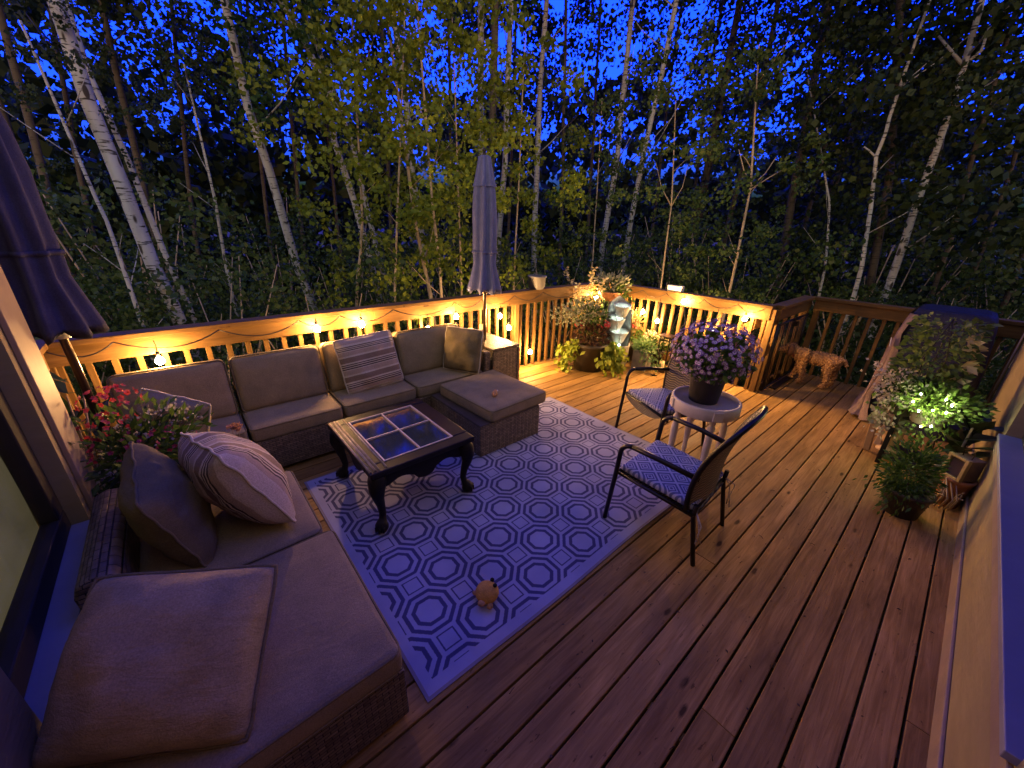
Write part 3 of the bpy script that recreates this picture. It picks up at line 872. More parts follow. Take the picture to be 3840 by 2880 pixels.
def build_chair(label):
    t = thing('patio_chair', label, 'chair', (0, 0, 0), 0, 'patio chairs by the round table')
    for sx in (-1, 1):
        fx, bx = .29, .25
        # front leg bends into the armrest
        arc = []
        for k in range(7):
            a = R_(90 * k / 6); arc.append((sx * fx, .255 - .075 + .075 * math.cos(a) + .0, .555 + .075 * math.sin(a)))
        q = MB(); q.tube([(sx * fx, .30, .004), (sx * fx, .265, .40)] + arc, .0155, 10); q.build('front_leg', MT['black_metal'], t)
        q = MB(); q.tube([arc[-1], (sx * fx * .99, 0, .622), (sx * .268, -.228, .594)], .0165, 10); q.build('armrest', MT['black_metal'], t)
        q = MB(); q.tube([(sx * bx, -.30, .004), (sx * bx, -.235, .34), (sx * .255, -.24, .42)], .014, 10); q.build('back_leg', MT['black_metal'], t)
        q = MB(); q.tube([(sx * .272, .26, .395), (sx * .262, -.24, .345)], .012, 8); q.build('seat_rail', MT['black_metal'], t)
    q = MB(); q.tube([(-.28, .262, .395), (.28, .262, .395)], .011, 8); q.tube([(-.25, -.225, .355), (.25, -.225, .355)], .011, 8); q.build('crossbar', MT['black_metal'], t)
    # woven seat sling, sagging front apron
    q = MB()
    q.grid(lambda u, v: ((u - .5) * .52, .265 - v * .51, .385 - .05 * v - .012 * math.sin(u * math.pi) * math.sin(v * math.pi)), 10, 10, uvs=(.52, .51))
    q.grid(lambda u, v: ((u - .5) * .55, .272 - .006 * v, .395 - v * .085 * math.sin(math.pi * u) ** .6), 16, 4, uvs=(.52, .1))
    q.build('woven_seat', MT['rattan'], t)
    # seat pad
    q = MB(); T = rbox(q, (0, .015, .405), (.505, .49, .045), .02, .008, 9, .003, rot(5, 0, 0), 4)
    q.uv = [[((q.v[i] - Vector((0, 0, 0))).x + 1, (q.v[i]).y + 1) for i in f] for f in q.f]
    q.build('seat_pad', MT['diamond'], t)
    # woven back, curved, leaning
    def bk(u, v):
        a = (u - .5) * 2
        z = .37 + v * .585 - .045 * abs(a) ** 2.5 * v ** 3
        yy = -.225 - .06 * v - .085 * v * v + .035 * a * a + .02 * math.sin(v * math.pi)
        return Vector((a * (.265 + .02 * math.sin(v * math.pi)), yy, z))
    q = MB()
    q.grid(lambda u, v: bk(u, v) + Vector((0, .012, 0)), 18, 16, uvs=(.5, .5)); q.grid(lambda u, v: bk(u, v) - Vector((0, .012, 0)), 18, 16, uvs=(.5, .5), flip=True)
    q.build('woven_back', MT['rattan'], t)
    q = MB(); pts = [bk(0, k / 10) for k in range(11)] + [bk(k / 12, 1) for k in range(1, 12)] + [bk(1, 1 - k / 10) for k in range(11)]
    q.tube(pts, .0165, 8); q.build('back_frame', MT['black_metal'], t)
    # fabric ties
    q = MB()
    for sx in (-1, 1):
        for dd in (0, .025):
            q.tube([(sx * .245 , -.245, .37), (sx * (.262 + dd), -.275 - dd, .32), (sx * (.25 + dd), -.29, .24), (sx * (.265 - dd), -.285 - dd, .17)], .0035, 5)
    q.build('tie', MT['cream'], t)
    KIDS[t] = [o for o in COL.objects if o.parent == t]
    return t
ch = build_chair('black metal patio chair at the rug corner seen from behind, diamond seat pad fully visible')
ch.location = (2.235, .905, 0.0); ch.rotation_euler = (0, 0, R_(4))
dup(ch, (3.27, 1.545, 0), R_(68), 'black metal patio chair partly hidden behind the round table and purple flowers')

# ---------------------------------------------------------------- round table and flower pot
TC = (2.955, 1.085)
t = thing('side_table', 'round cream painted side table holding the purple flower pot', 'side table', (*TC, 0))
TT = .68
q = MB(); q.lathe([(.001, TT - .035), (.225, TT - .035), (.226, TT - .002), (.231, TT + .004), (.243, TT + .004), (.25, TT - .006), (.25, TT - .085), (.243, TT - .092), (.2, TT - .092), (.2, TT - .05), (.001, TT - .05)], 40); q.build('tray_top', MT['white_wood'], t)
q = MB()
for k in range(4):
    a = R_(45 + 90 * k); q.box((.252 * math.cos(a), .252 * math.sin(a), TT - .045), (.012, .07, .075), Matrix.Rotation(a, 3, 'Z'))
q.build('carved_block', MT['white_wood'], t, bevel=.004)
for k in range(4):
    a = R_(45 + 90 * k); c = Vector((.19 * math.cos(a), .19 * math.sin(a), 0))
    q = MB(); q.lathe([(.026, TT - .09), (.026, TT - .13), (.017, TT - .14), (.03, TT - .165), (.03, TT - .18), (.018, TT - .2), (.028, TT - .26), (.026, .3), (.018, .14), (.022, .12), (.016, .1), (.02, .05), (.012, 0)], 12, c); q.build('leg', MT['white_wood'], t)
MT['leaf_g'] = leafmat('green_leaves', [(.03, .065, .012), (.06, .115, .02), (.10, .16, .03)])
MT['leaf_d'] = leafmat('dark_leaves', [(.012, .03, .008), (.03, .055, .014), (.045, .08, .02)])
MT['leaf_lime'] = leafmat('lime_leaves', [(.16, .22, .02), (.24, .30, .03), (.30, .34, .05)])
MT['leaf_silver'] = leafmat('silver_leaves', [(.20, .22, .15), (.32, .33, .24), (.16, .2, .1)])
MT['leaf_white'] = leafmat('white_flowers', [(.34, .31, .25), (.5, .47, .4), (.38, .33, .25)])
MT['leaf_maroon'] = leafmat('maroon_leaves', [(.06, .022, .02), (.09, .045, .025), (.05, .05, .02)])
MT['red'] = leafmat('red_petals', [(.34, .022, .03), (.42, .05, .06), (.42, .10, .12)])
MT['pink'] = leafmat('pink_petals', [(.30, .03, .09), (.26, .02, .07), (.40, .10, .14)])
MT['purple'] = leafmat('purple_petals', [(.22, .09, .30), (.30, .14, .38), (.36, .2, .42), (.26, .12, .36)], .2)
MT['petal_pale'] = simple('petal_white', (.62, .55, .62), .6, .1, 30, 0)
MT['petal_dark'] = simple('flower_eye', (.035, .02, .06), .6, .2, 30, 0)

def rdir(r=rnd, zlo=-1, zhi=1):
    while True:
        d = Vector((r.uniform(-1, 1), r.uniform(-1, 1), r.uniform(zlo, zhi)))
        if .1 < d.length < 1: return d.normalized()
def foliage(q, c, rad, n, l, w, hollow=.3, up=.2, r=rnd, droop=0):
    """n leaves spread through an ellipsoid"""
    c = Vector(c)
    for _ in range(n):
        d = rdir(r); k = (hollow + (1 - hollow) * r.random()) 
        p = c + Vector((d.x * rad[0], d.y * rad[1], d.z * rad[2])) * k
        dd = (d + Vector((r.uniform(-.6, .6), r.uniform(-.6, .6), up + r.uniform(-.5, .5) - droop)))
        q.leaf(p, dd, rdir(r, .0, 1), l * r.uniform(.6, 1.2), w * r.uniform(.7, 1.2), r.uniform(-.15, .15))
def stems(q, c, tips, r0=.005):
    for tp in tips:
        c = Vector(c); tp = Vector(tp); m = c.lerp(tp, .5) + Vector((0, 0, .04))
        q.tube([c, m, tp], [r0, r0 * .8, r0 * .4], 5)
def pot_profile(r0, r1, h, rim=.012):
    return [(.001, 0), (r0, 0), (r0 + (r1 - r0) * .85, h * .86), (r1 + rim * .6, h * .88), (r1 + rim, h), (r1 - .006, h), (r1 - .012, h * .86), (.001, h * .86)]

t = thing('flower_pot', 'dark pot of purple and white daisies on the round cream table', 'potted plant', (TC[0] + .02, TC[1] + .03, TT - .031))
q = MB(); q.lathe(pot_profile(.105, .14, .27), 28); q.build('pot', MT['dark_pot'], t)
q = MB(); foliage(q, (0, 0, .36), (.26, .26, .17), 700, .07, .035, .35, .1); q.build('leaves', MT['leaf_g'], t)
q = MB()
for _ in range(720):
    d = rdir(rnd, -.75, 1); 
    c = Vector((d.x * .295, d.y * .295, .40 + d.z * .225)) + rdir() * .02
    if d.z < -.15 and rnd.random() < .45: continue
    ax = (d + rdir() * .35 + Vector((0, 0, .25))).normalized(); x = ax.orthogonal().normalized(); y_ = ax.cross(x)
    rr = rnd.uniform(.013, .019); npet = 8
    for k in range(npet):
        a = 2 * math.pi * k / npet + rnd.random() * .2
        dr = x * math.cos(a) + y_ * math.sin(a)
        q.m = 0; q.leaf(c + dr * rr * .30, dr + ax * .12, ax, rr * .85, rr * .62)
        q.m = 1; q.leaf(c + dr * rr * .18 + ax * .0015, dr + ax * .1, ax, rr * .52, rr * .46)
    q.m = 2; q.ball(c + ax * .002, rr * .26, 6, (1, 1, .7))
q.build('flowers', [MT['purple'], MT['petal_pale'], MT['petal_dark']], t)

# ---------------------------------------------------------------- umbrellas
def umbrella(label, x, y_, zb, mat, tilt=(0, 0), rh=.225, lift=0, seed=0):
    t = thing('patio_umbrella', label, 'umbrella', (x, y_, zb), rot=(tilt[0], tilt[1], 0))
    b0 = 1.21 + lift - zb
    q = MB(); q.tube([(0, 0, 0.0), (0, 0, b0 + 1.2)], .0195, 12); q.build('pole', MT['bronze'], t)
    def rf(r, z, a, i):
        f = (math.cos(a * 8 + .5 * math.sin(z * 3 + seed)) * .5 + .5) ** 1.4
        return r * (.60 + .26 * f) + .012 * mnoise.noise((math.cos(a) * 2, math.sin(a) * 2 + seed, z * 3)) * min(1, r / .1)
    prof = [(.20, b0 + .045), (rh, b0), (rh * .97, b0 + .04), (rh * .80, b0 + .16), (rh * .64, b0 + .29), (.148, b0 + .385), (.142, b0 + .41), (.150, b0 + .44), (.152, b0 + .6), (.148, b0 + .78), (.135, b0 + .95), (.115, b0 + 1.1), (.09, b0 + 1.2), (.04, b0 + 1.24)]
    q = MB(); q.lathe(prof, 72, (0, 0, 0), rf)
    hem = range(72, 144)
    for i in hem: q.v[i].z += .022 * math.sin((i - 72) / 72 * 2 * math.pi * 8) + rnd.uniform(-.006, .006)
    q.build('canopy', mat, t)
    q = MB(); q.lathe([(.150, b0 + .395), (.153, b0 + .395), (.153, b0 + .418), (.150, b0 + .418)], 72, (0, 0, 0), lambda r, z, a, i: rf(r, z, a, i) + .006); q.build('tie_strap', mat, t)
    q = MB(); q.lathe([(.145, b0 + 1.03), (.128, b0 + 1.07), (.1, b0 + 1.18), (.075, b0 + 1.29), (.055, b0 + 1.305), (.001, b0 + 1.31)], 64, (0, 0, 0), lambda r, z, a, i: r * (.72 + .13 * math.cos(a * 8)) if i < 4 else r * .8); q.build('vent_cap', mat, t)
    q = MB(); q.tube([(0, 0, b0 + 1.29), (0, 0, b0 + 1.34)], [.02, .014], 10); q.ball((0, 0, b0 + 1.35), .018, 10); q.build('finial', MT['black_metal'], t)
    q = MB(); q.lathe([(.021, b0 - .03), (.033, b0 - .03), (.033, b0 + .02), (.021, b0 + .02)], 14); q.build('pole_collar', MT['plain_white'] if lift else MT['bronze'], t)
    return t
umbrella('closed lavender patio umbrella standing by the wicker box', 2.60, 3.50, .643, MT['lavender'])
umbrella('closed dark navy patio umbrella at the far left beside the house', -.515, 3.10, 0.0, MT['navy_cloth'], (R_(.6), R_(-.5)), .22, .08, 4)
t = thing('umbrella_base', 'dark round umbrella base hidden among the left flower pots', 'umbrella base', (-.515, 3.10, 0))
q = MB(); q.lathe([(.001, .0), (.2, .0), (.2, .04), (.05, .07), (.03, .2), (.022, .2), (.022, .08)], 28); q.build('base_plate', MT['black_metal'], t)

# ---------------------------------------------------------------- string lights
t = thing('string_lights', 'black cord of warm glowing bulbs strung along the pine railings', 'string lights')
bulbs = [(-.216, 3.73, .895), (.885, 3.73, .976), (1.288, 3.73, .965), (1.70, 3.73, .80), (2.0, 3.73, .815), (2.363, 3.73, .908), (3.011, 3.73, .836), (3.16, 3.73, .667), (3.56, 3.73, .267),
         (4.93, 3.74, .895), (5.20, 3.066, .76), (5.20, 2.815, .668), (5.20, 2.483, 1.0), (5.20, 2.012, .70), (5.20, 1.685, .914)]
bulbs.pop(3)
pro = None
for (x, y_, z) in bulbs:
    if pro is None:
        q = MB(); q.lathe([(.0005, -.034), (.014, -.031), (.025, -.018), (.027, -.004), (.021, .012), (.012, .024), (.010, .03)], 14); pro = q.build('bulb', MT['bulb'], t, loc=(x, y_, z)); ob = pro
        q = MB(); q.lathe([(.0005, .03), (.0115, .029), (.012, .062), (.006, .068), (.0005, .068)], 10); ps = q.build('socket', MT['socket'], ob)
    else:
        ob = pro.copy(); COL.objects.link(ob); ob.parent = t; ob.location = (x, y_, z)
        sc = ps.copy(); COL.objects.link(sc); sc.parent = ob
q = MB()
ztop = ZC - .03
def hang(clips, pt):
    """sagging cord through clip points; drops reach each bulb"""
    for a, b_ in zip(clips[:-1], clips[1:]):
        a, b_ = Vector(a), Vector(b_); L = (b_ - a).length
        q.tube([a.lerp(b_, k / 10) - Vector((0, 0, (.10 + .10 * L) * 4 * (k / 10) * (1 - k / 10) * (.55))) for k in range(11)], .0045, 5)
yq, xq = 3.735, 5.205
hang([(-.75, yq, ztop), (-.42, yq, ztop), (.18, yq, ztop), (.75, yq, ztop), (1.1, yq, ztop), (1.62, yq, ztop), (2.36, yq, ztop), (2.72, yq, ztop), (3.25, yq, ztop), (3.75, yq, ztop), (4.6, yq, ztop), (5.2, yq, ztop)], 0)
hang([(xq, 3.7, ztop), (xq, 3.12, ztop), (xq, 2.75, ztop), (xq, 2.36, ztop), (xq, 2.22, ztop), (xq, 1.80, ztop), (xq, 1.5, ztop)], 0)
for (x, y_, z) in bulbs:
    q.tube([(x, y_, z + .06), (x + .004, y_ + .004, z + .1), (x, y_ + (.004 if y_ > 3.7 else 0), min(ztop - .02, z + .1 + (.9 - z) * .9 if z < .8 else z + .16))], .0035, 5)
q.build('cord', MT['cord'], t)

# ---------------------------------------------------------------- things on the rails
t = thing('metal_pail', 'small grey planter pail standing on the back rail cap', 'pail', (3.76, YL, ZC + .001))
q = MB(); q.lathe([(.001, 0), (.095, 0), (.12, .15), (.13, .155), (.13, .175), (.12, .176), (.112, .03), (.001, .03)], 28); q.build('body', simple('grey_plastic', (.15, .15, .17), .5, .2, 8, .15), t)
q = MB(); q.lathe([(.001, .16), (.115, .16)], 20); q.build('soil', MT['soil'], t)
t = thing('solar_lamp', 'small white wedge solar lamp on the right rail cap', 'lamp', (XR, 2.69, ZC + .001))
q = MB()
o = len(q.v)
for yy in (-.10, .10):
    for (xx, zz) in ((-.05, 0), (.05, 0), (.05, .075), (-.065, .085)): q.v.append(Vector((xx, yy, zz)))
for f in ((0, 1, 2, 3), (7, 6, 5, 4), (0, 4, 5, 1), (1, 5, 6, 2), (2, 6, 7, 3), (3, 7, 4, 0)): q.face(list(f))
q.build('housing', MT['plain_white'], t, bevel=.006)
q = MB(); q.box((-.062, 0, .045), (.006, .17, .05), Euler((0, R_(-10), 0)).to_matrix()); q.build('lens', emis('lamp_lens', (1, .80, .42), .8, (.8, .75, .6)), t)

# ---------------------------------------------------------------- corner: fountain and planters
def potted(name, label, loc, potm, r0, r1, h, parts, rz=0):
    t = thing(name, label, 'potted plant', loc, rz)
    if potm is not None:
        q = MB(); q.lathe(pot_profile(r0, r1, h), 26); q.build('pot', potm, t)
    for nm, mat, fn in parts:
        q = MB(); fn(q); q.build(nm, mat, t)
    return t
def vine(q, c, tips, n, l, w):
    for tp in tips:
        a = Vector(c); b_ = Vector(tp)
        for k in range(n):
            s_ = rnd.random() ** .8
            p = a.lerp(b_, s_) + Vector((rnd.gauss(0, .045), rnd.gauss(0, .045), .07 * math.sin(s_ * math.pi) + rnd.gauss(0, .03)))
            d = (b_ - a).normalized() + rdir() * .8 + Vector((0, 0, -.5))
            q.leaf(p, d, rdir(rnd, .2, 1), l * rnd.uniform(.7, 1.2), w * rnd.uniform(.8, 1.2), rnd.uniform(0, .2))
def flowers(q, c, rad, n, size):
    for _ in range(n):
        d = rdir(rnd, -.2, 1); p = Vector(c) + Vector((d.x * rad[0], d.y * rad[1], d.z * rad[2]))
        ax = (d + rdir() * .5).normalized(); x = ax.orthogonal().normalized(); y2 = ax.cross(x)
        for k in range(5):
            a = 2 * math.pi * k / 5; dr = x * math.cos(a) + y2 * math.sin(a)
            q.leaf(p, dr + ax * .4, ax, size * rnd.uniform(.8, 1.2), size * .8)
def lathe_inner(q, r, z): q.lathe([(.001, z), (r, z)], 18)
potted('corner_planter', 'large dark planter with lime trailing vines, coleus and red begonias in the rail corner', (4.30, 3.28, 0), MT['dark_pot'], .20, .26, .40, [
    ('trailing_vine', MT['leaf_lime'], lambda q: (vine(q, (-.2, .0, .40), [(-.30, .26, .03), (-.40, .12, .06), (-.26, .34, .2)], 60, .085, .07), vine(q, (.10, -.22, .42), [(-.02, -.38, .02), (.14, -.46, .05), (-.1, -.34, .12), (.2, -.4, .2)], 60, .085, .07))),
    ('coleus_foliage', MT['leaf_maroon'], lambda q: foliage(q, (-.05, -.05, .50), (.26, .24, .17), 520, .06, .045, .4)),
    ('begonia_blossoms', MT['red'], lambda q: (flowers(q, (-.12, .12, .63), (.07, .06, .05), 14, .03), flowers(q, (.06, -.16, .66), (.07, .06, .05), 14, .03))),
    ('silver_foliage', MT['leaf_silver'], lambda q: (foliage(q, (-.05, .12, .80), (.27, .27, .19), 700, .045, .035, .25), foliage(q, (-.20, .38, .72), (.16, .2, .14), 200, .04, .03, .2))),
    ('green_foliage', MT['leaf_g'], lambda q: foliage(q, (0, .05, .72), (.24, .24, .28), 420, .06, .035, .2)),
])
def euc(q):
    for (bx, by, tx, ty, tz) in ((0, .1, -.02, .62, 1.32), (0, .05, .02, .12, 1.36), (.02, .0, -.05, .34, 1.12), (.03, -.02, .1, -.02, 1.22)):
        a, b_ = Vector((bx, by, .6)), Vector((tx, ty, tz))
        for k in range(22):
            s_ = k / 21; p = a.lerp(b_, s_) + Vector((.03 * math.sin(k * 1.3), .04 * math.sin(s_ * 3), 0))
            for sg in (-1, 1):
                q.leaf(p, Vector((sg * math.cos(k * 1.9), math.sin(k * 1.9) * sg, .35)), rdir(rnd, 0, 1), .072 * (1.15 - .35 * s_), .062 * (1.1 - .3 * s_))
def euc_st(q):
    for (bx, by, tx, ty, tz) in ((0, .1, -.02, .62, 1.32), (0, .05, .02, .12, 1.36), (.02, .0, -.05, .34, 1.12), (.03, -.02, .1, -.02, 1.22)):
        q.tube([(bx, by, .02), (bx, by, .6), ((bx + tx) / 2, (by + ty) / 2 + .04, (.6 + tz) / 2), (tx, ty, tz)], [.006, .005, .004, .002], 5)
MT['leaf_coin'] = leafmat('coin_leaves', [(.50, .40, .20), (.60, .52, .32), (.42, .38, .15)])
potted('tall_plant', 'tall upright plant with round pale coin leaves rising above the rail corner', (4.52, 3.42, 0), MT['dark_pot'], .14, .18, .3, [
    ('stem', MT['dry'], euc_st), ('coin_leaves', MT['leaf_coin'], euc)])

# fountain: stacked tilted jugs lit from within
MT['ceramic'] = simple('pale_ceramic', (.44, .47, .44), .5, .22, 9, .3, 20, .006)
MT['led'] = emis('fountain_led', (.90, 1.0, .86), 40)
t = thing('fountain', 'cascading garden fountain of pale lit jugs in a grey basin', 'fountain', (4.63, 3.09, 0), R_(225))
q = MB(); q.lathe([(.001, 0), (.17, 0), (.2, .12), (.205, .34), (.21, .36), (.205, .37), (.185, .36), (.18, .28), (.001, .28)], 30); q.build('basin', MT['grey_pot'], t)
q = MB(); q.tube([(-.17, .0, .34), (-.19, .03, .5), (-.16, .04, .72), (-.12, .03, .95)], [.05, .045, .05, .04], 10); q.build('back_pillar', MT['grey_pot'], t)
cp = [(.001, .0), (.062, .004), (.085, .05), (.105, .12), (.125, .175), (.134, .19), (.128, .197), (.112, .17), (.092, .12), (.06, .10), (.001, .098)]
for (x, y_, z, tl, sc) in ((.03, .02, .37, 9, 1.0), (.0, -.03, .55, 10, .95), (.02, .025, .73, 9, .9)):
    q = MB(); q.lathe([(r * sc, zz) for r, zz in cp], 24); q.xf(Matrix.Translation((x, y_, z)) @ rot(0, tl, 0)); q.build('cup', MT['ceramic'], t)
q = MB()
def shell(u, v):
    a = R_(75 + 210 * u); r = .165 + .02 * math.sin(v * 3.1); z = .30 + .72 * v * (1 - .28 * abs(u - .5) * 2)
    return (r * math.cos(a) + .03, r * math.sin(a), z)
q.grid(shell, 20, 14); q.grid(lambda u, v: Vector(shell(u, v)) * 1.0 + Vector((.012 * -math.cos(R_(75 + 210 * u)), .012 * -math.sin(R_(75 + 210 * u)), 0)), 20, 14, flip=True)
q.build('back_shell', MT['ceramic'], t)
for (x, y_, z) in ((.06, .02, .492), (.04, -.03, .668), (.05, .025, .845), (.19, .02, .385)):
    q = MB(); q.ball((x, y_, z), .013, 8); q.build('led_light', MT['led'], t)
q = MB()
for (x, y_, z, dz) in ((.165, .02, .55, .18), (.13, -.03, .73, .15), (.14, .025, .90, .14)):
    q.tube([(x - .02, y_, z), (x + .01, y_, z - dz * .4), (x + .014, y_, z - dz)], [.02, .014, .008], 8)
wm, nt, b = newmat('water_stream'); setin(b, Roughness=.05); b.inputs['Base Color'].default_value = (.8, .95, .9, 1); b.inputs['Transmission Weight'].default_value = .7
q.build('water_stream', wm, t)

potted('hanging_bowl', 'copper bowl of pale variegated leaves standing in the rail corner behind the fountain', (5.03, 3.55, 0), None, .1, .1, .1, [
    ('stand', MT['black_metal'], lambda q: (q.tube([(0, 0, .02), (0, 0, .86)], .014, 8), q.lathe([(.001, 0), (.13, 0), (.13, .015), (.001, .02)], 20))),
    ('bowl', MT['copper'], lambda q: q.lathe([(.001, .86), (.09, .87), (.17, .93), (.205, 1.0), (.215, 1.01), (.2, 1.012), (.16, .96), (.001, .95)], 28)),
    ('variegated_leaves', MT['leaf_silver'], lambda q: foliage(q, (0, 0, 1.12), (.28, .28, .14), 260, .085, .045, .25, .3)),
    ('green_leaves', MT['leaf_g'], lambda q: (foliage(q, (0, 0, 1.06), (.27, .27, .12), 220, .09, .045, .25, .2), vine(q, (.05, -.2, 1.02), [(.0, -.32, .72), (-.1, -.28, .8)], 16, .07, .05)))])
t = thing('planter_box', 'pale grey square planter with bright green leaves right of the fountain', 'potted plant', (4.92, 2.80, 0), R_(8))
q = MB(); q.box((0, 0, .14), (.21, .21, .28)); q.build('pot', MT['grey_pot'], t, bevel=.008)
q = MB(); foliage(q, (0, -.02, .34), (.17, .17, .10), 240, .06, .045, .2, .3); vine(q, (-.05, -.08, .33), [(-.10, -.22, .08), (.0, -.24, .12), (-.16, -.12, .16)], 26, .055, .045); q.build('leaves', leafmat('bright_leaves', [(.09, .17, .05), (.14, .25, .09), (.2, .3, .14)]), t)
potted('potted_begonia', 'rust-leaved begonia plant in a dark pot between fountain and railing', (5.08, 3.16, 0), MT['dark_pot'], .12, .15, .28, [
    ('stem', MT['dry'], lambda q: stems(q, (0, 0, .25), [(.1 * math.cos(a), .16 * math.sin(a), .7 + .1 * math.sin(a * 3)) for a in np.arange(0, 6.2, .7)])),
    ('rust_leaves', leafmat('rust_leaves', [(.22, .11, .04), (.26, .16, .06), (.12, .13, .04)]), lambda q: foliage(q, (0, 0, .62), (.17, .22, .22), 230, .055, .04, .2)),
    ('red_blossoms', MT['red'], lambda q: flowers(q, (-.05, -.02, .5), (.1, .12, .08), 14, .025)),
    ('leaves', MT['leaf_g'], lambda q: foliage(q, (0, 0, .40), (.19, .2, .14), 200, .06, .04, .2))])
potted('potted_hydrangea', 'pale hydrangea in a dark pot behind the black lantern', (5.16, 2.74, 0), MT['dark_pot'], .1, .13, .26, [
    ('blooms', leafmat('pale_blooms', [(.5, .45, .25), (.55, .5, .35), (.5, .38, .3)]), lambda q: (foliage(q, (-.02, .1, .44), (.09, .1, .08), 160, .03, .026, .6), foliage(q, (0, -.09, .42), (.08, .09, .08), 130, .03, .026, .6))),
    ('leaves', MT['leaf_g'], lambda q: foliage(q, (0, 0, .34), (.16, .2, .13), 200, .07, .045, .2))])
t = thing('lantern', 'tall black metal lantern standing by the right railing', 'lantern', (5.06, 2.55, 0), R_(6))
q = MB()
for sx in (-1, 1):
    for sy in (-1, 1): q.box((sx * .068, sy * .068, .27), (.014, .014, .5))
for z in (.02, .47): 
    for s_ in (-1, 1): q.box((s_ * .068, 0, z), (.012, .121, .014)); q.box((0, s_ * .068, z), (.121, .012, .014))
q.build('frame', MT['black_metal'], t)
q = MB(); q.box((0, 0, .525), (.185, .185, .014)); q.box((0, 0, .016), (.16, .16, .012)); q.build('roof', MT['bronze'], t, bevel=.003)
q = MB(); q.lathe([(.001, .022), (.04, .022), (.04, .15), (.001, .145)], 14); q.build('candle', MT['candle'], t)

# small glass jar by lantern
t = thing('glass_jar', 'small clear glass jar on the deck below the lantern', 'jar', (4.83, 2.52, .001))
q = MB(); q.lathe([(.001, 0), (.045, 0), (.05, .04), (.042, .075), (.045, .085), (.04, .084), (.038, .04), (.001, .01)], 18); q.build('body', gl, t)

# ---------------------------------------------------------------- black pet gate and dog
t = thing('pet_gate', 'black metal pet gate leaning on the landing railing beside the dog', 'gate', (XR + .02, YJ - .075, 0))
q = MB(); LGT = 1.24
q.tube([(.04, 0, .035), (LGT, -.0, .035)], .013, 8); q.tube([(.04, .03, .86), (LGT, .03, .86)], .013, 8)
q.tube([(.04, 0, .035), (.04, .03, .86)], .013, 8); q.tube([(LGT, 0, .035), (LGT, .03, .86)], .013, 8); q.build('frame', MT['black_metal'], t)
q = MB()
for k in range(1, 17): q.tube([(.04 + k * .0706, 0, .035), (.04 + k * .0706, .03, .86)], .0038, 6)
q.build('bars', MT['black_metal'], t)
q = MB(); q.box((.7, .01, .80), (.08, .05, .06)); q.tube([(.6, -.02, .87), (.82, -.02, .90)], .012, 8); q.build('latch', MT['black_metal'], t, bevel=.004)
q = MB(); q.box((.75, -.05, .012), (.95, .07, .02)); q.build('foot_bar', MT['black_metal'], t, bevel=.004)

